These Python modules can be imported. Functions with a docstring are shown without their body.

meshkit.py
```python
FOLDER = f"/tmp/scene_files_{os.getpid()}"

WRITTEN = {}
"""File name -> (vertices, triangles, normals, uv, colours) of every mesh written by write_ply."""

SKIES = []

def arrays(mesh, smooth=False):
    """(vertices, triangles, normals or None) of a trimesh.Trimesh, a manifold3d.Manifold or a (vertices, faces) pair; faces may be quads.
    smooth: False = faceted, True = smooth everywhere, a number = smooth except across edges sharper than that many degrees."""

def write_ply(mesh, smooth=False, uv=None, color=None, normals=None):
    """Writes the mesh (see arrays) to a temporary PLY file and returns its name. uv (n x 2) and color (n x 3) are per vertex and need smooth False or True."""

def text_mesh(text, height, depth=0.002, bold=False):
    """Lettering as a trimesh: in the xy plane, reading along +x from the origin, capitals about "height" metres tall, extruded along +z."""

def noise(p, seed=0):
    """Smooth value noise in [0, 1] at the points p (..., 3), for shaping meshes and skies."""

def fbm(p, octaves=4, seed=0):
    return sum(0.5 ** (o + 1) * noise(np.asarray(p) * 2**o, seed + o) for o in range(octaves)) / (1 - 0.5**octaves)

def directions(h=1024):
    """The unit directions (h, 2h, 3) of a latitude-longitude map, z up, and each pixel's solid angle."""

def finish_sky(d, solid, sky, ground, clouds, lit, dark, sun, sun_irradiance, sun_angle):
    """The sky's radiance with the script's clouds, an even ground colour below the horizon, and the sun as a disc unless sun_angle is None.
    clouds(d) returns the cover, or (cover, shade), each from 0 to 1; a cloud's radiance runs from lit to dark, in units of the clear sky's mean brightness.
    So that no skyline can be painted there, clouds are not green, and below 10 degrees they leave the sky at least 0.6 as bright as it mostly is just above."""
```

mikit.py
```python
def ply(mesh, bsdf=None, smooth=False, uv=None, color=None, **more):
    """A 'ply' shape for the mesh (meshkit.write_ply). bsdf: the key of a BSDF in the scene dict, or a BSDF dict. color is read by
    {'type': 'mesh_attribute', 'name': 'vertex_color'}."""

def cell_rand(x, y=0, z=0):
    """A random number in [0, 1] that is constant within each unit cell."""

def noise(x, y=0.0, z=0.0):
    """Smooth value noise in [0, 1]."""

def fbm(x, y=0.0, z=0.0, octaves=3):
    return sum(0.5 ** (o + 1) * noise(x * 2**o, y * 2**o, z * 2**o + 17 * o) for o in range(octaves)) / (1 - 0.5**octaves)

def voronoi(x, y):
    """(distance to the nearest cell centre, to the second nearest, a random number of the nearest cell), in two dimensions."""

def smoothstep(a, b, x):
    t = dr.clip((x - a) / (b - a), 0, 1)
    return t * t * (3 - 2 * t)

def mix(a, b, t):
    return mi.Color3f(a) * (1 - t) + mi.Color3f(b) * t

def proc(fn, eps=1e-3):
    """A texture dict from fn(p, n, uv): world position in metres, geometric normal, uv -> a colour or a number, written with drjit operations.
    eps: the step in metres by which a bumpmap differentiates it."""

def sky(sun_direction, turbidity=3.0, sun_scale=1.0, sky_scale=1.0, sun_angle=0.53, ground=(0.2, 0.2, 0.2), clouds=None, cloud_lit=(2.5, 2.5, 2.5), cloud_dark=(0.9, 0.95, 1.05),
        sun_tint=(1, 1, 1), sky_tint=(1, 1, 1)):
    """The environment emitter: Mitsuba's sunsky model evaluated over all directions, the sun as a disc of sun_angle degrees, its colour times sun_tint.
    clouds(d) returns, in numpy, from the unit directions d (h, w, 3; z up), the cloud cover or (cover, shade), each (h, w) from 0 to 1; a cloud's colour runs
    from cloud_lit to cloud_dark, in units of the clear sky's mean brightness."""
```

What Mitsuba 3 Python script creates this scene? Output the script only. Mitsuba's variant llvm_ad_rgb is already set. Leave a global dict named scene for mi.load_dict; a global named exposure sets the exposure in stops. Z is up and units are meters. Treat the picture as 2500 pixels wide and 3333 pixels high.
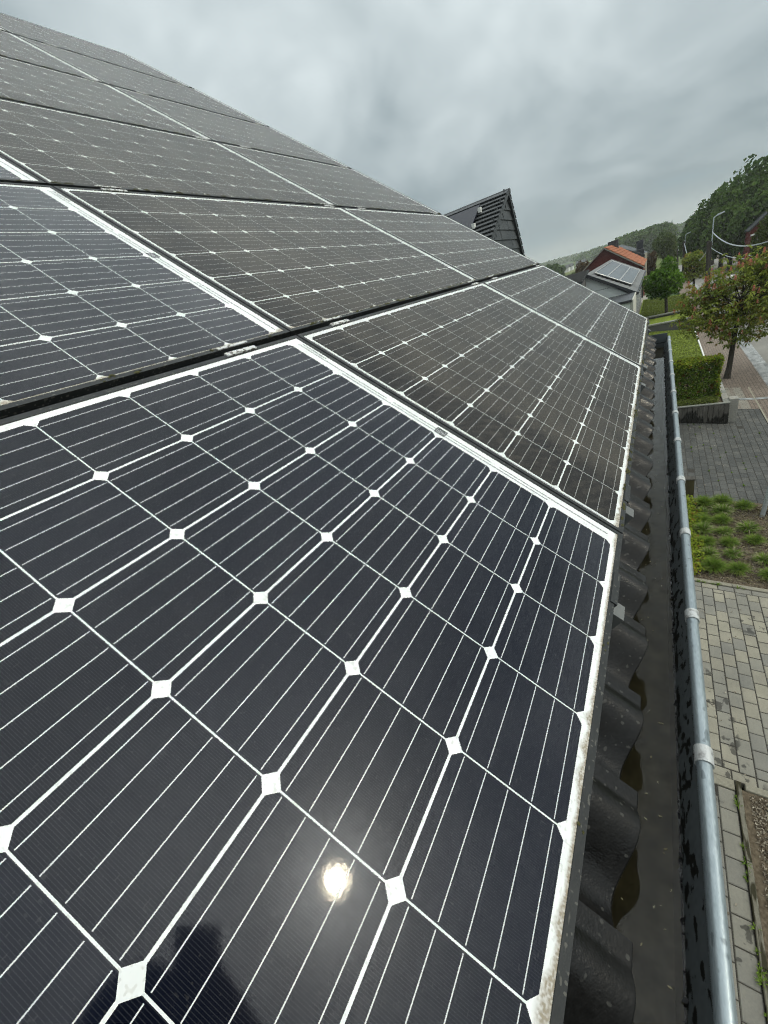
import math, random
import numpy as np
import trimesh, manifold3d as m3d
from shapely.geometry import Polygon, Point, box as sbox
import drjit as dr
import mitsuba as mi
import mikit, meshkit
from mikit import proc, noise, fbm, cell_rand, voronoi, smoothstep, mix

T = mi.ScalarTransform4f
scene, labels = {}, {}
rng = np.random.default_rng(7)

# ---------------------------------------------------------------- camera, sky, exposure
CAM = np.array([-0.973, -0.0800, 0.5973])
FWD = np.array([0.72396, 0.54674, -0.42080])
DOWN = np.array([-0.49233, -0.01788, -0.87023])
scene['camera'] = {'type': 'perspective', 'fov': 85.767, 'fov_axis': 'x', 'near_clip': 0.02, 'far_clip': 9000.0,
                   'to_world': T().look_at(origin=CAM.tolist(), target=(CAM + FWD).tolist(), up=(-DOWN).tolist()),
                   'medium': {'type': 'ref', 'id': 'air'}}
exposure = 2.15
SUN = np.array([0.171, -0.729, 0.663])

def clouds(d):
    """An overcast sky: brighter overhead than at the horizon, brighter round the sun behind thin cloud, with soft darker banks."""
    z = np.maximum(d[..., 2:], 0.0) + 0.45
    q = np.concatenate([d[..., :2] / z, np.zeros_like(z)], -1)
    warp = meshkit.fbm(q * 1.5 + 31.0, 3, seed=5)[..., None] - 0.5
    a = meshkit.fbm(q * np.array([1.7, 1.7, 1]) + 1.5 * warp + np.array([33.6, 23.6, 35.5]), 5, seed=11)
    b = meshkit.fbm(q * 4.2 + 2.0 * warp + 12.7, 4, seed=23)
    c = meshkit.fbm(q * 9.0 + 2.6 * warp + 40.1, 4, seed=29)
    puff = np.clip((0.49 - a) / 0.16, -1, 1)
    patch = 1.02 + 0.85 * (0.5 - a) + 0.15 * puff + 0.62 * (0.5 - b) + 0.36 * (0.5 - c)
    ang = np.degrees(np.arccos(np.clip(d @ (SUN / np.linalg.norm(SUN)), -1, 1)))
    L = (2.75 * (0.62 + 1.38 * np.clip(d[..., 2], 0, 1)) / 2.0 + 2.3 * np.exp(-(ang / 40.0) ** 2)) * np.clip(patch, 0.5, 1.6)
    L = L + 15.0 * np.exp(-(ang / 4.5) ** 2) + 4.2 * np.exp(-(ang / 10.0) ** 2)
    return np.ones(d.shape[:-1]), np.clip((22.0 - L) / (22.0 - 0.62), 0, 1)

scene['sky'] = mikit.sky(SUN.tolist(), turbidity=3.0, sun_scale=0.09, sky_scale=1.0, sun_angle=1.15, clouds=clouds,
                         cloud_lit=(21.4, 22.1, 21.6), cloud_dark=(0.46, 0.65, 0.75), sun_tint=(0.93, 1.0, 0.98), ground=(0.16, 0.17, 0.14))
scene['air'] = {'type': 'homogeneous', 'albedo': {'type': 'rgb', 'value': [0.94, 0.95, 0.96]}, 'sigma_t': 0.0004}

# ---------------------------------------------------------------- helpers
PITCH = math.radians(38.0)
CP, SP = math.cos(PITCH), math.sin(PITCH)
UVN = np.array([[1, 0, 0], [0, CP, -SP], [0, SP, CP]])        # columns: along the eave, up the slope, off the slope

def numbered(k):
    if k not in scene and k not in labels and k not in USED:
        USED.add(k); return k
    i = 1
    while f'{k}_{i:03d}' in USED: i += 1
    USED.add(f'{k}_{i:03d}'); return f'{k}_{i:03d}'
USED = set()

def thing(name, label, cat, group=None, kind=None):
    k = numbered(name); e = {}
    if label: e['label'] = label
    if cat: e['category'] = cat
    if group: e['group'] = group
    if kind: e['kind'] = kind
    labels[k] = e
    return k

def put(key, shape, bsdf=None, tw=None):
    s = dict(shape)
    if bsdf: s['bsdf'] = {'type': 'ref', 'id': bsdf}
    if tw is not None: s['to_world'] = T(np.asarray(tw, float))
    scene[key] = s
    return key

def add(key, mesh, mat, smooth=False, label=None, kind=None, **kw):
    scene[key] = mikit.ply(mesh, mat, smooth, **kw)
    if label or kind:
        e = labels.setdefault(key, {})
        if label: e['label'] = label
        if kind: e['kind'] = kind
    return key

def part(parent, name, mesh, mat, smooth=False, label=None, kind=None, **kw):
    return add(numbered(parent + '__' + name), mesh, mat, smooth, label, kind, **kw)

def one(name, mesh, mat, label, cat, smooth=False, group=None, kind=None):
    k = thing(name, label, cat, group, kind)
    scene[k] = mikit.ply(mesh, mat, smooth)
    return k

def setting(name, mesh, mat, smooth=False, label=None):
    k = numbered(name)
    labels[k] = {'kind': 'structure'}
    if label: labels[k]['label'] = label
    scene[k] = mikit.ply(mesh, mat, smooth)
    return k

def cat(ms): return trimesh.util.concatenate(ms)

def bx(x0, x1, y0, y1, z0, z1, bev=0.0):
    if bev <= 0:
        m = trimesh.creation.box([x1 - x0, y1 - y0, z1 - z0])
        m.apply_translation([(x0 + x1) / 2, (y0 + y1) / 2, (z0 + z1) / 2]); return m
    b = bev                                        # bevelled top edge only
    v = [[x0, y0, z0], [x1, y0, z0], [x1, y1, z0], [x0, y1, z0], [x0, y0, z1 - b], [x1, y0, z1 - b], [x1, y1, z1 - b], [x0, y1, z1 - b],
         [x0 + b, y0 + b, z1], [x1 - b, y0 + b, z1], [x1 - b, y1 - b, z1], [x0 + b, y1 - b, z1]]
    f = []
    for lo, hi in ((0, 4), (4, 8)):
        for i in range(4):
            j = (i + 1) % 4
            f += [[lo + i, lo + j, hi + j], [lo + i, hi + j, hi + i]]
    f += [[8, 9, 10], [8, 10, 11]]
    return trimesh.Trimesh(np.array(v), np.array(f), process=False)

def roofxf(m):                                     # from (u, v, n) to the world
    m = m.copy(); m.vertices = np.asarray(m.vertices) @ UVN.T; return m

def grid(xs, ys, zf):
    X, Y = np.meshgrid(xs, ys, indexing='ij')
    Z = zf(X, Y)
    v = np.stack([X, Y, Z], -1).reshape(-1, 3); n = len(ys)
    i, j = np.meshgrid(np.arange(len(xs) - 1), np.arange(n - 1), indexing='ij')
    a = (i * n + j).ravel()
    f = np.vstack([np.stack([a, a + n, a + n + 1], 1), np.stack([a, a + n + 1, a + 1], 1)])
    return trimesh.Trimesh(v, f, process=False)

def tube(pts, rad, sides=8, cap=True):
    p = np.asarray(pts, float); r = np.broadcast_to(np.asarray(rad, float), (len(p),))
    t = np.gradient(p, axis=0); t /= np.linalg.norm(t, axis=1, keepdims=True)
    ref = np.array([0, 0, 1.0]) if abs(t[:, 2]).mean() < 0.8 else np.array([1.0, 0, 0])
    a = np.cross(t, ref); a /= np.linalg.norm(a, axis=1, keepdims=True); b = np.cross(t, a)
    th = np.arange(sides) * 2 * np.pi / sides
    v = (p[:, None] + r[:, None, None] * (np.cos(th)[None, :, None] * a[:, None] + np.sin(th)[None, :, None] * b[:, None])).reshape(-1, 3)
    f = []
    for i in range(len(p) - 1):
        for j in range(sides):
            q = [i * sides + j, i * sides + (j + 1) % sides, (i + 1) * sides + (j + 1) % sides, (i + 1) * sides + j]
            f += [[q[0], q[2], q[1]], [q[0], q[3], q[2]]]
    if cap:
        v = np.vstack([v, p[0], p[-1]]); n = len(v)
        for j in range(sides):
            f += [[n - 2, j, (j + 1) % sides], [n - 1, (len(p) - 1) * sides + (j + 1) % sides, (len(p) - 1) * sides + j]]
    return trimesh.Trimesh(v, np.array(f), process=False)

def gz(X, Y):                                      # the ground: falls to the street, then away down the street
    X, Y = np.asarray(X, float), np.asarray(Y, float)
    near = -5.5 + 0.12 * (np.clip(Y, -3.2, 0.4) + 0.8)
    far = -5.2 - 0.0 * X
    w = np.clip((Y - 0.4) / 3.0, 0, 1)
    z = near * (1 - w) + far * w
    return z - 0.030 * np.clip(X - 42, 0, 120)

def strip(x0, x1, y0, y1, dz, nx=None, ny=None):
    nx = nx or max(2, int((x1 - x0) / 1.5) + 1); ny = ny or max(2, int((y1 - y0) / 0.4) + 1)
    return grid(np.linspace(x0, x1, nx), np.linspace(y0, y1, ny), lambda X, Y: gz(X, Y) + dz)

# ---------------------------------------------------------------- materials
def mat(key, d): scene[key] = d; return key
def two(d): return {'type': 'twosided', 'bsdf': d}
def rgb(c): return {'type': 'rgb', 'value': list(map(float, c))}
def prin(c, rough=0.6, metal=0.0, spec=0.5, **k):
    d = {'type': 'principled', 'base_color': c if isinstance(c, dict) else rgb(c), 'roughness': rough, 'metallic': metal, 'specular': spec}
    d.update(k); return two(d)
def bumpy(d, fn, scale=1.0, eps=1e-3):
    inner = d['bsdf'] if d.get('type') == 'twosided' else d
    return two({'type': 'bumpmap', 'arbitrary': proc(fn, eps), 'scale': scale, 'bsdf': inner})

def V3(p): return p.x, p.y, p.z
def vslope(p): return p.y * CP + p.z * SP

ROWP = 1.01273
def dust_cover(p):
    """Where grime lies on the glass of the uncleaned columns: speckled, thinner where somebody wiped along the edge of the cleaned column."""
    v = vslope(p)
    g = noise(p.x * 420, v * 420, 1.0)
    s = fbm(p.x * 9, v * 9, 2.0, 4)
    spots = smoothstep(0.80, 0.95, noise(p.x * 160, v * 160, 5.0))
    base = 0.18 + 0.30 * s + 0.34 * (g - 0.5) + 0.35 * spots
    wob = 0.10 + 0.14 * noise(v * 3.2, 7.0) + 0.05 * noise(v * 14, p.x * 9, 3.0)
    ridges = 0.5 + 0.5 * dr.sin((p.x * 0.8 + v * 1.0 + 0.04 * noise(p.x * 15, v * 15)) * 160)
    wiped = 1 - smoothstep(wob - 0.05, wob + 0.05, p.x)
    wiped *= 0.45 + 0.55 * smoothstep(0.25, 0.75, ridges * 0.5 + 0.8 * noise(p.x * 20, v * 20, 9.0))
    wiped = dr.select(v < 1.99, wiped, 0.35 * wiped)
    return dr.clip(base * (1 - 0.6 * wiped), 0, 1)

def cell_clean(p, n, uv):
    v = vslope(p)
    f = dr.abs(p.x * 1000 / 2.5 - dr.floor(p.x * 1000 / 2.5) - 0.5)
    line = 1 - smoothstep(0.07, 0.13, f)
    cr = cell_rand(dr.floor((p.x + 0.0641) / 0.1584), dr.floor(v / 0.1595), 3)
    c = mix((0.0016, 0.0027, 0.0072), (0.0029, 0.0049, 0.0130), 0.6 * cr + 0.4 * noise(p.x * 5, v * 5, 3.0))
    c = mix(c, (0.022, 0.024, 0.030), line)
    sp = smoothstep(0.90, 0.97, noise(p.x * 300, v * 300, 8.0)) * 0.18
    return mix(c, (0.10, 0.095, 0.085), sp)
def cell_dusty(p, n, uv):
    f = dr.abs(p.x * 1000 / 2.5 - dr.floor(p.x * 1000 / 2.5) - 0.5)
    line = 1 - smoothstep(0.07, 0.13, f)
    c = mix((0.0030, 0.0034, 0.0055), (0.022, 0.023, 0.026), line)
    return mix(c, (0.205, 0.178, 0.136), 0.68 * dust_cover(p))
def edge_dirt(p):
    """Silt dried on the glass above each lower frame lip: brown, grainy, in tongues."""
    v = vslope(p)
    row = dr.floor((v + 0.012) / ROWP)
    h = v - row * ROWP + 0.0125
    h = dr.select(row > 0.5, h - 0.012, h)
    reach = 0.004 + 0.016 * noise(p.x * 60, row * 9) * noise(p.x * 7, row * 3 + 5)
    g = noise(p.x * 520, v * 520, 2.0)
    return dr.clip((1 - smoothstep(reach * 0.6, reach * 1.4 + 0.002, h)) * (0.45 + 0.8 * g), 0, 1)
def sheet_white(p, n, uv):
    v = vslope(p)
    c = mix((0.78, 0.80, 0.78), (0.85, 0.86, 0.84), noise(p.x * 30, v * 30, 1.0))
    sp = smoothstep(0.72, 0.9, noise(p.x * 330, v * 330, 4.0)) * 0.28
    c = mix(c, (0.40, 0.37, 0.30), sp)
    return mix(c, (0.24, 0.185, 0.105), 0.85 * edge_dirt(p))
def sheet_dusty(p, n, uv):
    c = sheet_white(p, n, uv)
    return mix(c, (0.42, 0.40, 0.34), 0.22 * dust_cover(p))
def glassy(tex, a1, a2, w, ior=1.42):
    return two({'type': 'blendbsdf', 'weight': w,
                'a': {'type': 'roughplastic', 'diffuse_reflectance': tex, 'alpha': a1, 'int_ior': ior, 'nonlinear': False},
                'b': {'type': 'roughplastic', 'diffuse_reflectance': tex, 'alpha': a2, 'int_ior': ior, 'nonlinear': False}})
def ripple(p, n, uv):
    v = vslope(p)
    return fbm(p.x * 330, v * 330, 1.0, 2)
def rippled(d, s): return two({'type': 'bumpmap', 'arbitrary': proc(ripple, 6e-4), 'scale': s, 'bsdf': d['bsdf']})
mat('cell_clean', rippled(glassy(proc(cell_clean), 0.006, 0.075, 0.11, 1.37), 0.000013))
mat('cell_dusty', glassy(proc(cell_dusty), 0.08, 0.30, 0.55, 1.20))
mat('sheet_clean', glassy(proc(sheet_white), 0.006, 0.075, 0.11, 1.37))
mat('sheet_dusty', glassy(proc(sheet_dusty), 0.08, 0.30, 0.55, 1.20))
mat('ribbon', two({'type': 'roughplastic', 'diffuse_reflectance': rgb((0.66, 0.67, 0.66)), 'alpha': 0.1, 'int_ior': 1.42}))
mat('ribbon_dusty', two({'type': 'roughplastic', 'diffuse_reflectance': rgb((0.42, 0.42, 0.40)), 'alpha': 0.2, 'int_ior': 1.3}))
mat('busbar', two({'type': 'roughplastic', 'diffuse_reflectance': rgb((0.30, 0.31, 0.31)), 'alpha': 0.12, 'int_ior': 1.45}))
def frame_col(p, n, uv):
    v = vslope(p)
    g = fbm(p.x * 40, v * 40, p.z * 40, 3)
    c = mix((0.014, 0.016, 0.017), (0.034, 0.036, 0.036), g)
    sp = smoothstep(0.72, 0.86, noise(p.x * 260, v * 260, p.z * 260))
    return mix(c, (0.20, 0.19, 0.16), 0.35 * sp)
mat('frame', prin(proc(frame_col), 0.5, 0.0, 0.3))
mat('label_dark', prin((0.055, 0.06, 0.06), 0.35))
mat('label_print', prin((0.55, 0.56, 0.55), 0.5))
mat('print_grey', prin((0.22, 0.23, 0.23), 0.5))
def clamp_col(p, n, uv):
    w = smoothstep(0.50, 0.62, noise(p.x * 190, p.y * 190, p.z * 190))
    return mix((0.62, 0.62, 0.60), (0.14, 0.13, 0.11), w)
mat('clamp', prin(proc(clamp_col), 0.45, 0.25))
mat('aluminium', prin((0.36, 0.365, 0.36), 0.42, 0.55))
mat('aluminium_old', prin((0.17, 0.175, 0.17), 0.5, 0.4))
mat('black', prin((0.012, 0.012, 0.013), 0.7))
def moss_col(p, n, uv): return mix((0.035, 0.036, 0.018), (0.10, 0.095, 0.040), noise(p.x * 300, p.y * 300, p.z * 300))
mat('moss', prin(proc(moss_col), 0.95, 0.0, 0.1))

def tile_col(p, n, uv):
    g = fbm(p.x * 220, p.y * 220, p.z * 220, 3)
    m = fbm(p.x * 14, p.y * 14, p.z * 14, 3)
    c = mix((0.0042, 0.0040, 0.0038), (0.0130, 0.0124, 0.0118), g)
    c = c * (0.65 + 0.7 * m)
    k = smoothstep(0.80, 0.9, noise(p.x * 130, p.y * 130, p.z * 130))
    return mix(c, (0.12, 0.118, 0.105), 0.35 * k)
def tile_rough(p, n, uv): return 0.22 + 0.26 * smoothstep(0.38, 0.60, fbm(p.x * 22, p.y * 22, p.z * 22, 3))
def tile_bump(p, n, uv): return fbm(p.x * 420, p.y * 420, p.z * 420, 2)
mat('tile', bumpy({'type': 'principled', 'base_color': proc(tile_col), 'roughness': proc(tile_rough), 'specular': 0.25}, tile_bump, 0.00042, 5e-4))
mat('roof_deck', prin((0.03, 0.03, 0.03), 0.9))
def silt(p, n, uv):
    g = fbm(p.x * 45, p.y * 45, 1.0, 4)
    return mix((0.016, 0.0135, 0.006), (0.058, 0.048, 0.021), g)
mat('silt', prin(proc(silt), 0.95, 0, 0.2))
mat('water', {'type': 'dielectric', 'int_ior': 1.33, 'ext_ior': 1.0})
def zinc_in(p, n, uv):
    m = fbm(p.x * 52, p.z * 95, 4.0, 4); h = p.z + 0.262
    g = fbm(p.x * 150, p.z * 150, 1.0, 3)
    wet = 1 - smoothstep(0.42, 0.50, m * 0.9 + h * 3.6)
    c = mix((0.075, 0.088, 0.094), (0.110, 0.124, 0.130), g)
    return mix(c, (0.010, 0.011, 0.011), wet)
def zinc_in_rough(p, n, uv): return 0.45
mat('zinc_inside', prin(proc(zinc_in), 0.42, 0.2))
def zinc(p, n, uv):
    g = fbm(p.x * 120, p.y * 420, p.z * 420, 3); b = fbm(p.x * 16, p.y * 30, p.z * 30, 3)
    c = mix((0.20, 0.245, 0.265), (0.40, 0.45, 0.47), dr.clip(g * 0.8 + b * 0.5 - 0.15, 0, 1))
    spot = smoothstep(0.73, 0.80, fbm(p.x * 60, p.y * 110, p.z * 110, 2))
    return mix(c, (0.09, 0.11, 0.12), 0.55 * spot)
mat('zinc', prin(proc(zinc), 0.36, 0.55))
def clip_col(p, n, uv): return mix((0.50, 0.51, 0.50), (0.28, 0.28, 0.27), smoothstep(0.5, 0.75, fbm(p.x * 130, p.y * 130, p.z * 130, 3)))
mat('clip', prin(proc(clip_col), 0.45, 0.3))

def ramp_brick(base_a, base_b, scale=1.0):
    def f(p, n, uv):
        g = fbm(p.x * 30 * scale, p.y * 30 * scale, p.z * 30 * scale, 3)
        return mix(base_a, base_b, g)
    return f
def paver_tex(lo, hi, stain):
    def f(p, n, uv):
        g = fbm(p.x * 90, p.y * 90, 1.0, 3); b = fbm(p.x * 3.7, p.y * 3.7, 2.0, 3)
        c = mix(lo, hi, dr.clip(0.55 * g + 0.9 * b - 0.2, 0, 1))
        s = smoothstep(0.60, 0.70, fbm(p.x * 11, p.y * 11, 6.0, 4)) * smoothstep(0.55, 0.62, noise(p.x * 1.3, p.y * 1.3, 4.0))
        return mix(c, stain, 0.75 * s)
    return f
for i, (lo, hi) in enumerate([((0.190, 0.178, 0.145), (0.300, 0.278, 0.218)), ((0.170, 0.163, 0.140), (0.250, 0.238, 0.198)),
                              ((0.205, 0.192, 0.150), (0.315, 0.294, 0.230)), ((0.150, 0.146, 0.130), (0.222, 0.213, 0.183))]):
    mat(f'paver{i}', prin(proc(paver_tex(lo, hi, (0.035, 0.034, 0.030))), 0.85, 0, 0.25))
def dark_paver(lo, hi):
    def f(p, n, uv):
        g = fbm(p.x * 60, p.y * 60, 1.0, 3); b = fbm(p.x * 0.8, p.y * 1.2, 2.0, 4)
        return mix(lo, hi, dr.clip(0.4 * g + 1.1 * b - 0.25, 0, 1))
    return f
for i, (lo, hi) in enumerate([((0.040, 0.041, 0.037), (0.088, 0.087, 0.078)), ((0.032, 0.033, 0.030), (0.070, 0.070, 0.064)), ((0.048, 0.048, 0.042), (0.105, 0.102, 0.090))]):
    mat(f'dark_paver{i}', prin(proc(dark_paver(lo, hi)), 0.62, 0, 0.4))
mat('joint', prin((0.035, 0.032, 0.026), 0.95))
def kerb_col(p, n, uv): return mix((0.17, 0.16, 0.125), (0.30, 0.28, 0.22), fbm(p.x * 60, p.y * 60, p.z * 60, 3))
mat('kerb', prin(proc(kerb_col), 0.9, 0, 0.2))
def kerb_moss(p, n, uv): return mix(kerb_col(p, n, uv) * 0.7, (0.035, 0.032, 0.018), smoothstep(0.42, 0.62, fbm(p.x * 5, p.y * 30, 1.0, 3)))
mat('kerb_mossy', prin(proc(kerb_moss), 0.9, 0, 0.2))
def soil(p, n, uv):
    g = fbm(p.x * 35, p.y * 35, 1.0, 4)
    return mix((0.045, 0.034, 0.022), (0.185, 0.150, 0.105), g)
mat('soil', bumpy({'type': 'principled', 'base_color': proc(soil), 'roughness': 0.95, 'specular': 0.1}, lambda p, n, uv: fbm(p.x * 40, p.y * 40, 1.0, 3), 0.02, 4e-3))
def chips(p, n, uv):
    r = cell_rand(p.x * 60, p.y * 60, p.z * 40)
    return mix((0.070, 0.052, 0.034), (0.48, 0.43, 0.34), r * r)
mat('chip', prin(proc(chips), 0.9, 0, 0.2))
def straw(p, n, uv): return mix((0.18, 0.155, 0.085), (0.46, 0.42, 0.27), cell_rand(p.x * 25, p.y * 25, 3))
mat('straw', prin(proc(straw), 0.85, 0, 0.2))
def leafmat(key, dark, light, sc, trans=0.5, rough=0.5, warm=None):
    def f(p, n, uv):
        r = cell_rand(p.x * sc, p.y * sc, p.z * sc); b = fbm(p.x * sc * 0.14, p.y * sc * 0.14, p.z * sc * 0.14, 2)
        c = mix(dark, light, dr.clip(0.55 * r + 0.9 * b - 0.25, 0, 1))
        if warm is not None:
            c = mix(c, warm, 0.8 * smoothstep(0.86, 0.93, cell_rand(p.x * sc * 0.7, p.y * sc * 0.7, p.z * sc * 0.7 + 9)))
        return c
    return mat(key, {'type': 'principledthin', 'base_color': proc(f), 'roughness': rough, 'diff_trans': trans, 'spec_trans': 0.0, 'eta': 1.35})
leafmat('leaf_chestnut', (0.085, 0.130, 0.028), (0.370, 0.410, 0.080), 4.5, 0.6, 0.5, (0.30, 0.17, 0.06))
leafmat('leaf_maple', (0.036, 0.092, 0.016), (0.150, 0.260, 0.036), 4.0)
leafmat('leaf_wood', (0.042, 0.080, 0.026), (0.140, 0.205, 0.056), 1.2)
leafmat('leaf_light', (0.050, 0.080, 0.018), (0.120, 0.150, 0.040), 1.5)
leafmat('leaf_brown', (0.070, 0.045, 0.026), (0.130, 0.090, 0.045), 1.5)
leafmat('leaf_hedge', (0.036, 0.076, 0.014), (0.190, 0.270, 0.042), 16.0, 0.5, 0.55, (0.16, 0.075, 0.025))
leafmat('leaf_cover', (0.110, 0.165, 0.018), (0.30, 0.35, 0.045), 30.0, 0.5, 0.55, (0.22, 0.10, 0.03))
leafmat('blade', (0.075, 0.140, 0.020), (0.21, 0.30, 0.055), 60.0, 0.5)
leafmat('blade_pale', (0.110, 0.150, 0.030), (0.25, 0.28, 0.09), 60.0, 0.5)
mat('blossom', prin(proc(lambda p, n, uv: mix((0.50, 0.13, 0.10), (0.66, 0.32, 0.22), cell_rand(p.x * 30, p.y * 30, p.z * 30))), 0.8, 0, 0.2))
def bark(p, n, uv): return mix((0.022, 0.019, 0.015), (0.075, 0.065, 0.052), fbm(p.x * 30, p.y * 30, p.z * 7, 3))
mat('bark', prin(proc(bark), 0.9, 0, 0.2))
def lawn(p, n, uv):
    g = fbm(p.x * 1.1, p.y * 2.6, 1.0, 4); f = noise(p.x * 28, p.y * 55, 2.0)
    return mix((0.085, 0.120, 0.018), (0.200, 0.245, 0.040), dr.clip(0.75 * g + 0.5 * f - 0.1, 0, 1))
mat('lawn', prin(proc(lawn), 0.95, 0, 0.1))
def field(p, n, uv):
    r = cell_rand(dr.floor(p.x / 90 + 0.4 * noise(p.x / 130, p.y / 130)), dr.floor(p.y / 60 + 0.4 * noise(p.x / 90, p.y / 90)), 2)
    g = fbm(p.x / 14, p.y / 14, 1.0, 3)
    c = mix((0.050, 0.078, 0.022), (0.135, 0.130, 0.055), r * r)
    c = mix(c, (0.036, 0.060, 0.022), smoothstep(0.44, 0.50, fbm(p.x / 210, p.y / 210, 4.0, 3)))
    return c * (0.7 + 0.6 * g)
mat('field', prin(proc(field), 0.95, 0, 0.1))
def strip_brick(p, n, uv):
    y = p.y / 0.105; row = dr.floor(y); x = p.x / 0.21 + 0.5 * (row - 2 * dr.floor(row / 2)); col = dr.floor(x)
    e = dr.minimum(dr.minimum(x - col, 1 - (x - col)) * 0.21, dr.minimum(y - row, 1 - (y - row)) * 0.105)
    r = cell_rand(col, row, 5); b = fbm(p.x * 0.5, p.y * 0.8, 2.0, 4)
    c = mix((0.115, 0.088, 0.068), (0.200, 0.160, 0.128), dr.clip(0.5 * r + 0.9 * b - 0.2, 0, 1))
    return mix((0.06, 0.055, 0.045), c, smoothstep(0.003, 0.009, e))
mat('brick_strip', prin(proc(strip_brick), 0.8, 0, 0.3))
def gutter_stone(p, n, uv):
    r = cell_rand(p.x / 0.2, p.y / 0.14, 2); b = fbm(p.x * 1.4, p.y * 6, 2.0, 4)
    return mix((0.13, 0.135, 0.13), (0.36, 0.37, 0.36), dr.clip(0.5 * r + 0.9 * b - 0.3, 0, 1))
mat('gutter_stone', prin(proc(gutter_stone), 0.6, 0, 0.4))
def road(p, n, uv):
    b = fbm(p.x * 0.35, p.y * 0.9, 2.0, 4); g = noise(p.x * 40, p.y * 40, 1.0)
    return mix((0.125, 0.118, 0.105), (0.225, 0.215, 0.19), dr.clip(1.2 * b + 0.2 * g - 0.25, 0, 1))
mat('road', prin(proc(road), 0.8, 0, 0.3))
mat('white_paint', prin((0.68, 0.68, 0.65), 0.7))
def plank(p, n, uv):
    g = fbm(p.x * 14, p.y * 60, p.z * 3.0, 4); s = fbm(p.y * 9, p.z * 2.2, 3.0, 3)
    damp = smoothstep(0.46, 0.56, fbm(p.y * 6, 2.0, 1.0, 3) + (p.z + 5.35) * 0.9 * -1.0 + 0.06)
    c = mix((0.040, 0.037, 0.032), (0.135, 0.125, 0.108), dr.clip(0.7 * g + 0.7 * s - 0.2, 0, 1))
    return mix(c, (0.012, 0.012, 0.010), 0.9 * damp)
mat('plank', prin(proc(plank), 0.85, 0, 0.2))
mat('plank_warm', prin(proc(lambda p, n, uv: mix((0.040, 0.034, 0.016), (0.100, 0.086, 0.044), fbm(p.x * 30, p.y * 60, p.z * 4, 3))), 0.85, 0, 0.2))
mat('cap_stone', prin(proc(ramp_brick((0.22, 0.21, 0.185), (0.36, 0.345, 0.30))), 0.85, 0, 0.2))
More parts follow.
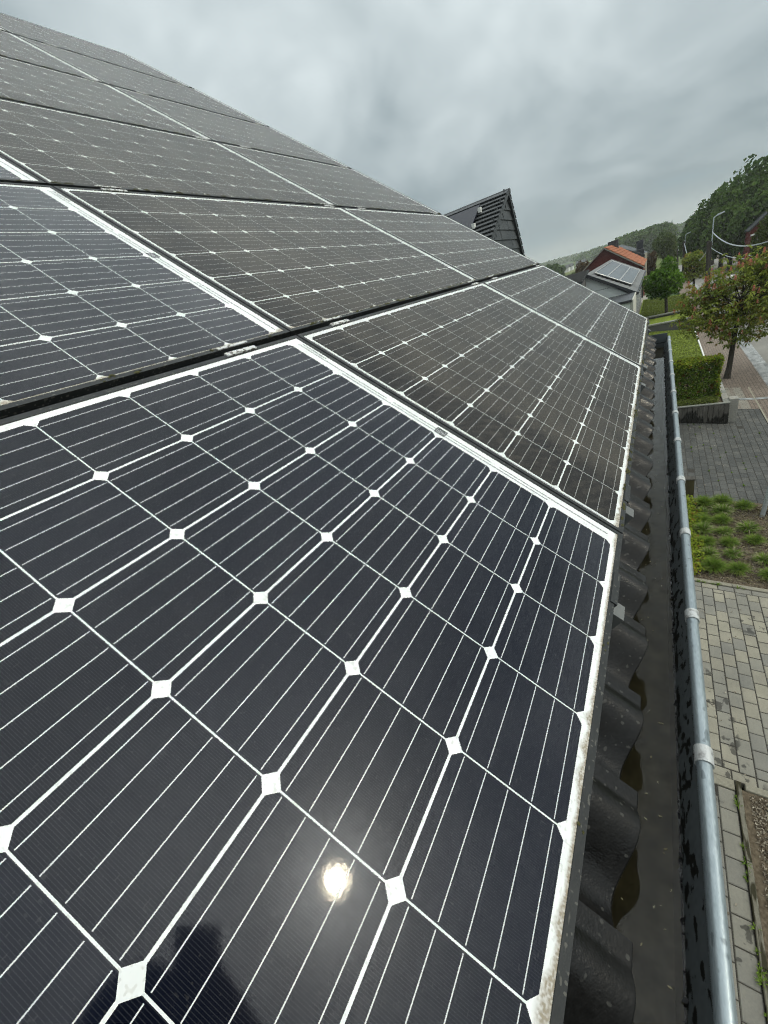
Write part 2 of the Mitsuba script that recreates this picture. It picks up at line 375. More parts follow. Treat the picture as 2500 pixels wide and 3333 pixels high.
mat('wall_block', prin(proc(ramp_brick((0.075, 0.073, 0.070), (0.13, 0.127, 0.12))), 0.85, 0, 0.2))
mat('coping', prin(proc(ramp_brick((0.16, 0.165, 0.14), (0.27, 0.27, 0.24))), 0.85, 0, 0.2))
mat('render_wall', prin(proc(ramp_brick((0.34, 0.33, 0.29), (0.42, 0.41, 0.36), 0.2)), 0.9, 0, 0.2))
mat('cream_wall', prin(proc(ramp_brick((0.46, 0.42, 0.31), (0.56, 0.52, 0.40), 0.1)), 0.9, 0, 0.2))
mat('white_trim', prin((0.62, 0.62, 0.58), 0.6))
mat('grey_panel', prin(proc(ramp_brick((0.58, 0.61, 0.58), (0.66, 0.69, 0.66), 0.08)), 0.55, 0, 0.4))
mat('grey_cladding', prin(proc(ramp_brick((0.12, 0.13, 0.135), (0.19, 0.20, 0.205), 0.1)), 0.6))
def slate_tex(p, n, uv):
    g = fbm(p.x * 2.2, p.y * 2.2, p.z * 2.2, 3); f = noise(p.x * 30, p.y * 30, p.z * 30)
    return mix((0.024, 0.027, 0.029), (0.052, 0.056, 0.057), dr.clip(g + 0.3 * f - 0.15, 0, 1))
mat('slate', prin(proc(slate_tex), 0.5, 0, 0.45))
mat('grey_tile', prin(proc(ramp_brick((0.095, 0.098, 0.095), (0.165, 0.165, 0.16), 0.3)), 0.55, 0, 0.45))
mat('dark_metal', prin((0.035, 0.038, 0.042), 0.4, 0.2))
def brick_red(p, n, uv):
    z = p.z / 0.065; row = dr.floor(z); y = p.y / 0.22 + 0.5 * (row - 2 * dr.floor(row / 2)); r = cell_rand(dr.floor(y), row, 4)
    m = (1 - smoothstep(0.06, 0.14, z - row)) * 0.5
    return mix(mix((0.075, 0.020, 0.016), (0.120, 0.036, 0.029), r), (0.15, 0.09, 0.08), m)
mat('brick_red', prin(proc(brick_red), 0.85, 0, 0.2))
mat('orange_tile', prin(proc(ramp_brick((0.20, 0.068, 0.032), (0.33, 0.122, 0.056), 0.12)), 0.75, 0, 0.3))
mat('far_panel', two({'type': 'roughplastic', 'diffuse_reflectance': rgb((0.05, 0.055, 0.065)), 'alpha': 0.06, 'int_ior': 1.95}))
mat('near_black_panel', two({'type': 'roughplastic', 'diffuse_reflectance': rgb((0.012, 0.013, 0.022)), 'alpha': 0.15, 'int_ior': 1.25}))
mat('window_glass', two({'type': 'roughplastic', 'diffuse_reflectance': rgb((0.02, 0.022, 0.025)), 'alpha': 0.03, 'int_ior': 1.6}))
mat('pole_wood', prin(proc(ramp_brick((0.026, 0.023, 0.019), (0.060, 0.054, 0.044), 0.5)), 0.9, 0, 0.2))
mat('galvanised', prin((0.42, 0.46, 0.47), 0.45, 0.5))
mat('cable', prin((0.36, 0.39, 0.38), 0.6))
mat('cloth_dark', prin((0.014, 0.014, 0.017), 0.9, 0, 0.1))
mat('skin', prin((0.36, 0.21, 0.15), 0.6))
mat('hair', prin((0.02, 0.015, 0.012), 0.7))
mat('phone_black', prin((0.01, 0.01, 0.012), 0.3))

# ---------------------------------------------------------------- ground and street
def terrain_z(X, Y):
    r = np.hypot(X, Y)
    base = gz(X, Y) - 0.30
    valley = -9.6 - 0.0 * X
    w = np.clip((r - 130) / 160, 0, 1); w = w * w * (3 - 2 * w)
    hills = 5.0 * np.clip((r - 620) / 900, 0, 1) ** 1.5 + 7 * np.clip((r - 1900) / 1500, 0, 1)
    hills *= 0.75 + 0.5 * meshkit.fbm(np.stack([X / 420, Y / 420, X * 0 + 3], -1), 3, seed=3)
    return base * (1 - w) + (valley + hills) * w
xs = np.concatenate([np.linspace(-40, 130, 60), np.geomspace(136, 4200, 70)])
ys = np.concatenate([-np.geomspace(1800, 62, 40), np.linspace(-58, 30, 56), np.geomspace(33, 2600, 50)])
setting('ground', grid(xs, ys, terrain_z), 'field', True, 'fields and low hills beyond the village street')

def pave(holder, rects, mats, key_piece, limit, joint_mesh, dz=0.05, bev=0.008, gap=0.008, cam=CAM):
    add(holder, joint_mesh, 'joint'); labels[holder]['kind'] = 'structure'
    rects = sorted(rects, key=lambda r: math.hypot((r[0] + r[1]) / 2 - cam[0], (r[2] + r[3]) / 2 - cam[1]))
    rest = {}
    for i, (x0, x1, y0, y1, m) in enumerate(rects):
        b = bx(x0 + gap / 2, x1 - gap / 2, y0 + gap / 2, y1 - gap / 2, -0.05, dz, bev)
        b.vertices[:, 2] += gz(b.vertices[:, 0], b.vertices[:, 1]) - dz + 0.002 * rng.standard_normal()
        if i < limit: part(holder, key_piece, b, mats[m])
        else: rest.setdefault(m, []).append(b)
    for m, bs in rest.items():
        k = part(holder, key_piece + 's_beyond', cat(bs), mats[m]); labels[k] = {'kind': 'stuff'}

# light tumbled pavers under the eave
labels['pavement'] = {'label': 'pavement of tumbled beige and grey concrete pavers beside the house'}
USED.add('pavement')
rects = []
W, L = 0.163, 0.2545
for c in range(17):
    y1 = -0.377 - c * W
    off = (c * 0.43 % 1.0) * L
    x = 3.30
    xs_ = [3.30] + [v for v in np.arange(6.78 - off - 14 * L, 6.95, L) if 3.36 < v < 6.90] + [6.955]
    for a, b in zip(xs_[:-1], xs_[1:]):
        rects.append((a, b, y1 - W, y1, int(rng.choice(4, p=[.36, .28, .2, .16]))))
for k in range(11):                                # border course along the bed and at the near kerb
    rects.append((6.957, 7.095, -0.62 - (k + 1) * 0.245, -0.62 - k * 0.245, int(rng.choice([0, 1, 3]))))
    if k < 10: rects.append((3.165, 3.298, -0.70 - (k + 1) * 0.245, -0.70 - k * 0.245, int(rng.choice([0, 1, 3]))))
for k in range(16):
    x1 = 3.03 - k * 0.262
    rects.append((x1 - 0.262, x1, -0.963, -0.787, int(rng.choice([1, 3, 3]))))
    rects.append((x1 - 0.40, x1 - 0.138, -0.787, -0.61, int(rng.choice([1, 3]))))
pave('pavement', rects, ['paver0', 'paver1', 'paver2', 'paver3'], 'paver', 300, cat([strip(3.16, 7.10, -3.2, -0.35, -0.006), strip(-1.3, 3.03, -0.965, -0.6, -0.006)]))

def kerb_run(name, x0, x1, y0, y1, dz, m, label, n=1):
    k = thing(name, label, 'kerb'); axis = 0 if (x1 - x0) > (y1 - y0) else 1
    for i in range(n):
        a, b = (x0 + (x1 - x0) * i / n, x0 + (x1 - x0) * (i + 1) / n) if axis == 0 else (y0 + (y1 - y0) * i / n, y0 + (y1 - y0) * (i + 1) / n)
        q = bx(a + .003, b - .003, y0, y1, -0.1, dz, 0.006) if axis == 0 else bx(x0, x1, a + .003, b - .003, -0.1, dz, 0.006)
        q.vertices[:, 2] += gz(q.vertices[:, 0], q.vertices[:, 1])
        part(k, 'kerb_stone', q, m)
    return k
kerb_run('bed_kerb', 7.098, 7.19, -3.2, -0.4, 0.02, 'kerb', 'pale concrete kerb between the pavers and the grass bed', 3)
kerb_run('garden_kerb', 3.075, 3.16, -3.2, -1.06, 0.03, 'kerb', 'ochre concrete kerb at the corner of the bark bed', 2)
kerb_run('garden_kerb', 3.035, 3.16, -0.965, -0.62, 0.012, 'kerb', 'short ochre edging stone across the narrow side path', 1)
kerb_run('path_kerb', -1.3, 3.16, -1.022, -0.970, 0.03, 'kerb_mossy', 'mossy stone edging along the narrow side path', 5)
# planted beds
setting('planting_bed', strip(7.19, 10.58, -3.2, -0.35, 0.0, 24, 20), 'soil', True, 'mulched planting bed under the gutter')
setting('bark_bed', strip(-1.3, 3.075, -3.2, -1.022, 0.0, 24, 16), 'soil', True, 'bed covered in bark chips by the side path')

def scatter_quads(P, size, aspect, up=0.5, seed=1, fold=0.15, normal=None):
    r = np.random.default_rng(seed); n = len(P)
    nrm = r.standard_normal((n, 3)); nrm /= np.linalg.norm(nrm, axis=1, keepdims=True)
    base = np.array([0, 0, 1.0]) if normal is None else normal
    nrm = nrm * (1 - up) + base * up; nrm /= np.linalg.norm(nrm, axis=1, keepdims=True) + 1e-9
    a = np.cross(nrm, r.standard_normal((n, 3))); a /= np.linalg.norm(a, axis=1, keepdims=True) + 1e-9
    b = np.cross(nrm, a)
    s = (size * r.uniform(0.6, 1.3, n))[:, None] if np.isscalar(size) else (size * r.uniform(0.8, 1.2, n))[:, None]
    v = np.stack([P - a * s * .5, P + b * s * aspect * .5 + nrm * s * fold, P + a * s * .5, P - b * s * aspect * .5 + nrm * s * fold], 1).reshape(-1, 3)
    i = np.arange(n)[:, None] * 4
    f = np.vstack([i + [0, 1, 2], i + [0, 2, 3]])
    return trimesh.Trimesh(v, f, process=False)

def on_ground(x, y, dz): return np.stack([x, y, gz(x, y) + dz], -1)
n = 9000; x, y = rng.uniform(-0.6, 3.05, n), rng.uniform(-2.0, -1.10, n)
one('bark_chips', scatter_quads(on_ground(x, y, rng.uniform(0.0, 0.02, n)), 0.045, 0.4, 0.6, 3), 'chip', 'scattered brown and pale bark chips in the bed by the side path', 'bark chips', kind='stuff')
n = 7000; x, y = rng.uniform(7.22, 10.5, n), rng.uniform(-3.1, -0.72, n)
one('mulch', scatter_quads(on_ground(x, y, rng.uniform(0.0, 0.02, n)), 0.05, 0.28, 0.7, 4), 'chip', 'wood chip mulch spread over the planting bed', 'mulch', kind='stuff')

def blades(cx, cy, n, h, spread, seed, z0=0.0):
    r = np.random.default_rng(seed)
    ang = r.uniform(0, 2 * np.pi, n); lean = r.beta(2.0, 1.4, n) * 1.25; L = h * r.uniform(0.6, 1.15, n)
    d = np.stack([np.cos(ang), np.sin(ang), 0 * ang], 1); side = np.stack([-np.sin(ang), np.cos(ang), 0 * ang], 1)
    base = np.stack([cx + d[:, 0] * r.uniform(0, .25, n) * spread, cy + d[:, 1] * r.uniform(0, .25, n) * spread, 0 * ang], 1)
    base[:, 2] = gz(base[:, 0], base[:, 1]) + z0
    up = np.array([0, 0, 1.0]); V, F = [], []
    for t, w in ((0, .006), (.55, .005), (1.0, .0006)):
        bend = lean * t ** 1.3
        c = base + (L * t)[:, None] * (d * np.sin(bend)[:, None] + up * np.cos(bend)[:, None])
        V += [c - side * w, c + side * w]
    v = np.stack(V, 1).reshape(-1, 3); i = np.arange(n)[:, None] * 6
    f = np.vstack([i + q for q in ([0, 1, 3], [0, 3, 2], [2, 3, 5], [2, 5, 4])])
    return trimesh.Trimesh(v, f, process=False)
tufts = [  # row (0 next to the gutter), X, Y, height, n
    (0, 7.55, -1.08, .25, 620), (0, 8.02, -1.04, .19, 420), (0, 8.45, -1.02, .20, 460), (0, 8.93, -1.00, .24, 520), (0, 9.38, -1.02, .22, 460), (0, 9.83, -1.04, .15, 300), (0, 10.20, -1.09, .25, 480),
    (1, 7.60, -1.47, .21, 430), (1, 8.12, -1.44, .18, 340), (1, 8.55, -1.42, .19, 350), (1, 8.98, -1.38, .18, 340), (1, 9.45, -1.37, .21, 400), (1, 9.86, -1.42, .25, 560), (1, 10.32, -1.45, .26, 560),
    (2, 8.05, -1.90, .20, 360), (2, 8.75, -1.86, .20, 360), (2, 9.20, -1.80, .23, 400), (2, 10.22, -1.85, .22, 400), (2, 7.55, -1.95, .22, 360)]
ORD = ['first', 'second', 'third', 'fourth', 'fifth', 'sixth', 'seventh', 'eighth']
ROWN = ['row nearest the gutter', 'middle row', 'row farthest from the gutter']
order = {r: sorted([t for t in tufts if t[0] == r], key=lambda t: t[1]) for r in range(3)}
for r in range(3):
    for i, t in enumerate(order[r]):
        k = thing('grass_tuft', f'{ORD[i]} green grass tuft from the pale kerb, {ROWN[r]}', 'grass tuft', 'ornamental grass tufts in the mulched bed')
        part(k, 'green_blades', blades(t[1], t[2], int(t[4] * 1.2), t[3] * 1.02, .25, 100 + r * 10 + i), 'blade')
        part(k, 'dry_blades', blades(t[1], t[2], t[4] // 4, t[3] * 1.05, .30, 300 + r * 10 + i), 'straw' if i % 2 else 'blade_pale')
n = 2600; x = rng.uniform(7.25, 10.45, n); y = -0.60 - rng.beta(1.2, 2.2, n) * 0.40 - 0.06 * np.sin(x * 4.1)
one('ground_cover', scatter_quads(on_ground(x, y, rng.uniform(0.03, 0.16, n)), 0.062, 0.75, 0.6, 6), 'leaf_cover', 'low yellow-green leafy ground cover growing along the gutter side of the bed', 'ground cover', kind='stuff')
n = 900; x, y = rng.uniform(7.25, 10.5, n), rng.uniform(-2.6, -1.0, n)
one('dry_grass', scatter_quads(on_ground(x, y, rng.uniform(0.01, 0.05, n)), 0.16, 0.05, 0.75, 7), 'straw', 'dry straw-coloured grass lying between the tufts', 'dry grass', kind='stuff')

# low sleeper wall end and the steel post in the bed
k = thing('sleeper_post', 'short wooden sleeper wall end between the planting bed and dark paving', 'sleeper')
for i in range(3): part(k, 'plank', bx(10.64 + i * .056, 10.692 + i * .056, -0.915, -0.30, -5.7, -5.04), 'plank_warm')
part(k, 'cap', bx(10.63, 10.815, -0.925, -0.30, -5.04, -5.015), 'plank')
b = np.array([9.95, -2.14, float(gz(9.95, -2.14))])
one('steel_post', tube([b, b + [0.1, -0.16, 1.6]], 0.045, 14), 'galvanised', 'leaning galvanised steel tube standing in the grass bed', 'post', 30)
one('timber_post', bx(10.0, 10.16, -2.46, -2.27, -6.0, -4.3), 'plank_warm', 'thick dark timber post beside the leaning steel tube', 'post')

# dark wet pavers between the beds
labels['driveway'] = {'label': 'driveway of dark wet grey concrete pavers beyond the planting bed'}
USED.add('driveway'); rects = []
for c in range(17):
    y1 = -0.36 - c * W; off = (c * 0.37 % 1.0) * L
    e = [10.585] + [v for v in np.arange(10.3 + off, 17.8, L) if 10.63 < v < 17.72] + [17.80]
    for a, q in zip(e[:-1], e[1:]): rects.append((a, q, y1 - W, y1, int(rng.choice(3, p=[.5, .35, .15]))))
pave('driveway', rects, ['dark_paver0', 'dark_paver1', 'dark_paver2'], 'paver', 300, strip(10.58, 17.81, -3.14, -0.3, -0.006))
setting('driveway_edge', cat([strip(10.58, 20.6, -3.19, -3.14, 0.012)]), 'kerb')
setting('path', strip(17.81, 20.6, -3.14, -2.18, 0.0), 'paver1', False, 'pale paved path beside the planter')
# planter with retaining wall
k = thing('planter', 'raised planter of weathered upright timber boards holding the clipped hedge', 'planter')
zt = -4.93
for i in range(13):
    y1 = -0.30 - i * 0.14
    part(k, 'board', bx(16.20 + 0.006 * rng.standard_normal(), 16.27, y1 - 0.128, y1, -5.9, zt - 0.02 + 0.004 * rng.standard_normal()), 'plank')
part(k, 'coping', bx(16.19, 16.30, -2.13, -0.30, zt - 0.015, zt + 0.012), 'coping')
for i in range(12):
    x0 = 16.30 + i * 0.36
    part(k, 'side_block', bx(x0, x0 + .352, -2.125, -1.96, -5.9, zt + 0.005 * rng.standard_normal()), 'cap_stone' if i % 3 else 'coping')
part(k, 'soil', grid(np.linspace(16.28, 20.6, 10), np.linspace(-1.97, -.2, 6), lambda X, Y: zt - 0.06 + 0 * X), 'soil')
part(k, 'corner_block', bx(16.42, 16.75, -2.36, -2.13, -5.95, zt + 0.045), 'cap_stone')
n = 2600; x, y = rng.uniform(16.32, 16.9, n), rng.uniform(-1.85, -.3, n)
m_ = trimesh.util.concatenate([scatter_quads(np.stack([x, y, zt + rng.uniform(-.04, .14, n)], 1), 0.09, 0.22, 0.2, 8)])
one('planter_grass', m_, 'blade_pale', 'strip of bright grass and weeds growing at the foot of the hedge', 'grass', kind='stuff')
# hedge
k = thing('hedge', 'clipped box-shaped green hedge with russet leaf tips growing in the timber planter', 'hedge')
hx0, hx1, hy0, hy1, hz0, hz1 = 16.72, 17.62, -1.86, -0.25, zt - 0.02, -3.62
part(k, 'stems', cat([tube([[x_, y_, hz0 - .05], [x_ + rng.normal() * .1, y_ + rng.normal() * .1, -3.8]], [.025, .008], 5) for x_ in (16.95, 17.35) for y_ in np.linspace(-1.65, -.45, 6)]), 'bark')
P = []
r = np.random.default_rng(12)
for _ in range(16000):
    q = r.uniform([hx0, hy0, hz0 + .1], [hx1, hy1, hz1]); s = r.integers(0, 4); jit = abs(r.normal()) * .05
    if s == 0: q[0] = hx0 + jit
    elif s == 1: q[2] = hz1 - jit
    elif s == 2: q[1] = hy0 + jit
    P.append(q)
P = np.array(P); lump = (meshkit.fbm(P * 3.1, 3, seed=4) - .5)
P[:, 0] += lump * .22; P[:, 1] += (meshkit.fbm(P * 3.1 + 9, 3, seed=5) - .5) * .22; P[:, 2] += (meshkit.fbm(P * 3.1 + 19, 3, seed=6) - .5) * .28 * (P[:, 2] > -4.4)
add(numbered(k + '__foliage'), scatter_quads(P, 0.072, 0.7, 0.35, 9), 'leaf_hedge')
tip = P[(P[:, 2] > hz1 - .16) | ((P[:, 1] < hy0 + .16) & (r.random(len(P)) < .6))]
tip = tip[r.random(len(tip)) < .45] + r.normal(0, .022, (int(0), 3)).sum(0)
tip = tip + np.array([-.015, -.02, .03]) + r.normal(0, .02, tip.shape)
add(numbered(k + '__new_shoots'), scatter_quads(tip, 0.066, 0.7, 0.3, 19), 'leaf_cover')

# lawns, walls, street
setting('lawn', strip(20.0, 34.9, -2.05, 0.45, 0.02), 'lawn', True, 'trimmed front lawn behind the hedge')
n = 16000; x, y = rng.uniform(19, 34.8, n), rng.uniform(-2.03, .45, n)
one('lawn_grass', scatter_quads(on_ground(x, y, rng.uniform(.02, .05, n)), 0.09, 0.18, 0.15, 11), 'blade_pale', 'short mown grass of the front lawn behind the hedge', 'grass', kind='stuff')
kerb_run('lawn_kerb', 20.0, 35.6, -2.12, -2.055, 0.09, 'white_trim', 'white painted kerb along the street side of the front lawn', 16)
k = thing('retaining_wall', 'low dark block wall with pale coping across the far end of the lawn', 'wall')
part(k, 'wall', bx(34.95, 35.2, -2.05, 1.6, -6.3, -4.98), 'wall_block'); part(k, 'coping', bx(34.9, 35.25, -2.08, 1.6, -4.98, -4.90), 'coping')
k = thing('garden_wall', 'second low wall with green mossy coping behind the dark block wall', 'wall')
part(k, 'wall', bx(37.6, 37.8, -1.45, 1.6, -6.0, -4.78), 'wall_block'); part(k, 'coping', bx(37.5, 37.85, -1.47, 1.6, -4.78, -4.71), 'coping')
setting('border', grid(np.linspace(35.2, 37.6, 4), np.linspace(-2.0, 1.6, 8), lambda X, Y: -5.02 + .05 * (X - 35.2)), 'lawn', True)
setting('far_lawn', grid(np.linspace(37.8, 52, 20), np.linspace(-2.2, 1.2, 12), lambda X, Y: -4.86 - .02 * (X - 37.8) + 0.09 * (Y + .6)), 'lawn', True, 'second lawn round the small green tree')
n = 9000; x, y = rng.uniform(37.9, 51, n), rng.uniform(-2.2, 1.1, n)
one('far_lawn_grass', scatter_quads(np.stack([x, y, -4.84 - .02 * (x - 37.8) + 0.09 * (y + .6) + rng.uniform(0, .05, n)], 1), 0.16, 0.2, 0.2, 13), 'blade_pale', 'uneven grass of the second lawn round the small tree', 'grass', kind='stuff')
setting('forecourt', grid(np.linspace(36, 60, 20), np.linspace(.9, 1.7, 4), lambda X, Y: -4.95 - .02 * (X - 37.8)), 'cap_stone')
setting('parking_strip', strip(17.81, 140, -3.72, -2.12, 0.0), 'brick_strip', True, 'red-brown brick parking strip along the street')
setting('near_pavement', strip(-30, 17.81, -3.72, -3.19, 0.0), 'brick_strip', True)
setting('street_gutter', strip(-30, 140, -4.18, -3.72, 0.004), 'gutter_stone', True, 'pale worn stone gutter between parking strip and road')
setting('road', strip(-30, 160, -11.5, -4.18, -0.01), 'road', True, 'pale concrete village road')
setting('far_pavement', strip(-30, 160, -14.5, -11.5, 0.05), 'brick_strip', True)
setting('drain_channel', grid(np.linspace(18.9, 19.12, 3), np.linspace(-3.8, -2.2, 8), lambda X, Y: gz(X, Y) + .008 + 0 * X), 'gutter_stone')
for i in range(4):
    x0 = 62 + i * 9
    setting('road_marking', strip(x0, x0 + 4.5, -7.9, -7.75, 0.0), 'white_paint')

r = np.random.default_rng(301); ws = []
for _ in range(70):
    if r.random() < .5: x_, y_ = r.uniform(-.4, 3.0), -0.968 + r.normal(0, .008)
    elif r.random() < .5: x_, y_ = 7.096 + r.normal(0, .006), r.uniform(-2.2, -.7)
    else: x_, y_ = r.uniform(10.6, 17.6), -0.36 - W * r.integers(3, 16)
    ws.append(blades(x_, y_, int(r.integers(8, 22)), r.uniform(.03, .075), .05, int(r.integers(1e6))))
one('weeds', cat(ws), 'blade', 'small weeds growing in the joints of the pavers and along the kerbs', 'weeds', kind='stuff')
n = 260; x, y = r.uniform(-.5, 17, n), r.uniform(-3.0, -.7, n)
one('fallen_leaves', scatter_quads(on_ground(x, y, r.uniform(.012, .02, n)), .035, .6, .9, 303, .08), 'chip', 'scattered small dry leaves and bits lying on the pavers', 'leaves', kind='stuff')

# ---------------------------------------------------------------- our house: tiles, deck, walls
H = thing('house', 'house in the foreground whose tiled roof carries the solar panels', 'house')
TN = -0.084                                        # crest level of the tiles, off the glass plane
def plate(u0, u1, v0, v1, n0, n1): return roofxf(bx(u0, u1, v0, v1, n0, n1))
ridge_v = 6.35
roof = part(H, 'roof', plate(-3.2, 3.40, -0.02, ridge_v, TN - 0.12, TN - 0.052), 'roof_deck')
ry, rz = ridge_v * CP, ridge_v * SP
back = grid(np.linspace(-3.2, 3.40, 2), np.linspace(ry, 2 * ry, 2), lambda X, Y: rz - 0.15 - (Y - ry) * SP / CP)
part(H, 'back_roof', back, 'tile')
part(H, 'wall', bx(-3.1, 3.33, 0.22, 2 * ry - .2, -6.5, -0.30), 'render_wall')
g = trimesh.creation.extrude_polygon(Polygon([(0.22, -.3), (2 * ry - .2, -.3), (2 * ry - .2, -.15), (ry, rz - .35), (.22, -.1)]), 0.2)
g.vertices = np.stack([g.vertices[:, 2] + 3.13, g.vertices[:, 0], g.vertices[:, 1]], 1)
part(H, 'gable', g, 'render_wall')
# pantiles: the lowest course shows below the panels
PW = 0.19
def tile_mesh():
    t = np.linspace(0, 1, 49); a, v1 = -0.1607, 0.30
    shelf = np.clip((0.095 - t) / 0.025, 0, 1)
    prof = 0.0245 * np.cos(2 * np.pi * (t - 0.23)) - 0.0245 - 0.004 * t
    prof = prof * (1 - shelf) + shelf * (0.0245 * np.cos(2 * np.pi * 0.23) - 0.0245 + 0.0125)
    x = PW - t * PW
    vs = [a, a + .004, v1]; nv = len(t)
    V = []
    for i, v in enumerate(vs):
        V += [[x[j] + (0.010 if j == 0 else 0), v, prof[j] + (-0.003 if i == 0 else 0)] for j in range(nv)]
    V += [[x[j] + (0.010 if j == 0 else 0), v1, prof[j] - .013] for j in range(nv)] + [[x[j] + (0.010 if j == 0 else 0), a + .001, prof[j] - 0.013] for j in range(nv)]
    F = []
    seq = [4, 0, 1, 2, 3, 4]
    for p_, q_ in zip(seq[:-1], seq[1:]):
        for j in range(nv - 1):
            A, B, C, D = p_ * nv + j, p_ * nv + j + 1, q_ * nv + j + 1, q_ * nv + j
            F += [[A, C, B], [A, D, C]]
    for j in (0, nv - 1):
        F += [[0 * nv + j, 4 * nv + j, 2 * nv + j], [4 * nv + j, 3 * nv + j, 2 * nv + j]]
    m = trimesh.Trimesh(np.array(V), np.array(F), process=False); m.fix_normals(); return m
tm = tile_mesh()
shape_tile = mikit.ply(roofxf(tm), 'tile', 40)
crest0 = -0.76 - (PW - 0.2 * PW)
for kx in range(-4, 22):
    jig = rng.normal(0, .0012, 3)
    o = np.array([crest0 + kx * PW, 0, TN]); M = np.eye(4); M[:3, 3] = UVN @ o + jig
    put(numbered(roof + '__tile'), shape_tile, None, M)

# ---------------------------------------------------------------- gutter
G = thing('rain_gutter', 'galvanised rain gutter full of standing water along the tile edge', 'gutter')
GX0, GX1, ZW, ZB = -2.4, 3.43, -0.262, -0.285
ZBD, YBD, RB = -0.200, -0.158, 0.0112
def sweep_x(prof, x0, x1, nx=2, closed=False):
    prof = np.asarray(prof, float); n = len(prof); X = np.linspace(x0, x1, nx)
    v = np.concatenate([np.column_stack([np.full(n, x), prof]) for x in X]); f = []
    for i in range(nx - 1):
        for j in range(n if closed else n - 1):
            a, b_ = i * n + j, i * n + (j + 1) % n
            f += [[a, b_, b_ + n], [a, b_ + n, a + n]]
    return trimesh.Trimesh(v, np.array(f), process=False)
part(G, 'bottom', sweep_x([(0.05, -0.17), (0.045, ZB + .01), (0.035, ZB), (-0.115, ZB), (-0.1235, ZB + .008)], GX0, GX1), 'silt', 30)
part(G, 'front_wall', sweep_x([(-0.1236, ZB + .006), (-0.1262, -0.26), (-0.1475, -0.205)], GX0, GX1), 'zinc_inside')
part(G, 'outer_face', sweep_x([(-0.1505, -0.207), (-0.1292, -0.262), (-0.1265, ZB), (-0.115, ZB - .004), (0.052, ZB - .004)], GX0, GX1), 'zinc', 30)
th = np.linspace(0, 2 * np.pi, 25)[:-1]
part(G, 'bead', tube([[x_, YBD, ZBD] for x_ in np.linspace(GX0, GX1, 12)], RB, 24), 'zinc', 40)
ec = trimesh.creation.extrude_polygon(Polygon([(0.05, -.16), (0.05, ZB), (-.124, ZB), (-.150, -.195), (-0.146, -.162)]), 0.003)
ec.vertices = np.stack([ec.vertices[:, 2] + GX1, ec.vertices[:, 0], ec.vertices[:, 1]], 1)
part(G, 'end_cap', ec, 'zinc_inside')
lip = [(-0.1515 + 0, -0.2075)] + [(YBD + (RB + .0025) * math.cos(a), ZBD + (RB + .0025) * math.sin(a)) for a in np.linspace(math.radians(200), math.radians(-60), 22)]
inner = [(YBD + (RB + .0006) * math.cos(a), ZBD + (RB + .0006) * math.sin(a)) for a in np.linspace(math.radians(-60), math.radians(200), 22)]
for x_ in (-1.13, -0.77, -0.41, -0.053, 0.311, 0.669, 1.051, 1.415, 1.78, 2.14, 2.50, 2.87, 3.24):
    prof = lip[1:] + inner
    band = sweep_x(prof, x_ - .015, x_ + .015, 2, True)
    for s in (0, 1):
        nn = len(prof); base = s * nn
        band.faces = np.vstack([band.faces] + [[base + i, base + i + 1, base + nn - 2 - i] for i in range(21)] + [[base + i, base + nn - 1 - i, base + nn - 2 - i] for i in range(1, 21)])
    band.vertices[:, 0] += rng.normal(0, .002)
    part(G, 'bracket', band, 'clip', 35)
setting('water', grid(np.linspace(GX0, GX1, 40), np.linspace(-.1262, .045, 4), lambda X, Y: ZW + 0 * X), 'water', True, 'still rainwater standing in the gutter')
# bits of dirt floating on it
P = np.column_stack([rng.uniform(-1.0, 2.9, 90), rng.uniform(-.118, -.05, 90), np.full(90, ZW + .0015)])
one('floating_debris', scatter_quads(P, 0.006, 0.35, 0.95, 21, 0.02), 'straw', 'tiny pale bits of debris floating on the water in the gutter', 'debris', kind='stuff')
P = np.column_stack([rng.uniform(-1.6, 3.3, 500), np.full(500, -.126) + rng.normal(0, .0012, 500), ZW + rng.normal(.001, .0025, 500)])
one('gutter_silt_line', scatter_quads(P, 0.012, 0.6, 0.3, 22, 0.1), 'black', 'black dirt line along the waterline of the gutter wall', 'dirt', kind='stuff')

# ---------------------------------------------------------------- solar panels
CU, CV, CELL_U, CELL_V, CH = 0.1584, 0.1590, 0.1563, 0.1553, 0.0106
def cell_poly(w, h, c):
    return np.array([[-w + c, -h], [w - c, -h], [w, -h + c], [w, h - c], [w - c, h], [-w + c, h], [-w, h - c], [-w, -h + c]])
cp_ = cell_poly(CELL_U / 2, CELL_V / 2, CH)
cell_v = np.column_stack([cp_, np.zeros(8)]); cell_f = [[0, i, i + 1] for i in range(1, 7)]
cell_shape = mikit.ply(roofxf(trimesh.Trimesh(cell_v, np.array(cell_f), process=False)), 'cell_clean')
def quad(u0, u1, v0, v1, n):
    return np.array([[u0, v0, n], [u1, v0, n], [u1, v1, n], [u0, v1, n]])
def quads(qs):
    v = np.vstack(qs); i = np.arange(len(qs))[:, None] * 4
    return roofxf(trimesh.Trimesh(v, np.vstack([i + [0, 1, 2], i + [0, 2, 3]]), process=False))
def ring(u0, u1, v0, v1, lip_, n0, n1):
    p = sbox(u0, v0, u1, v1).difference(sbox(u0 + lip_, v0 + lip_, u1 - lip_, v1 - lip_))
    m = trimesh.creation.extrude_polygon(p, n1 - n0, engine='earcut'); m.apply_translation([0, 0, n0]); return roofxf(m)
ROWNAME = ['lowest', 'second lowest', 'third lowest', 'third highest', 'second highest', 'topmost']
COLNAME = {0: ('cleaned dark blue', 'nearest the camera'), 1: ('dusty grey-brown', 'in the middle column'), 2: ('dusty grey', 'in the column farthest from the camera')}
COLP = 1.6714
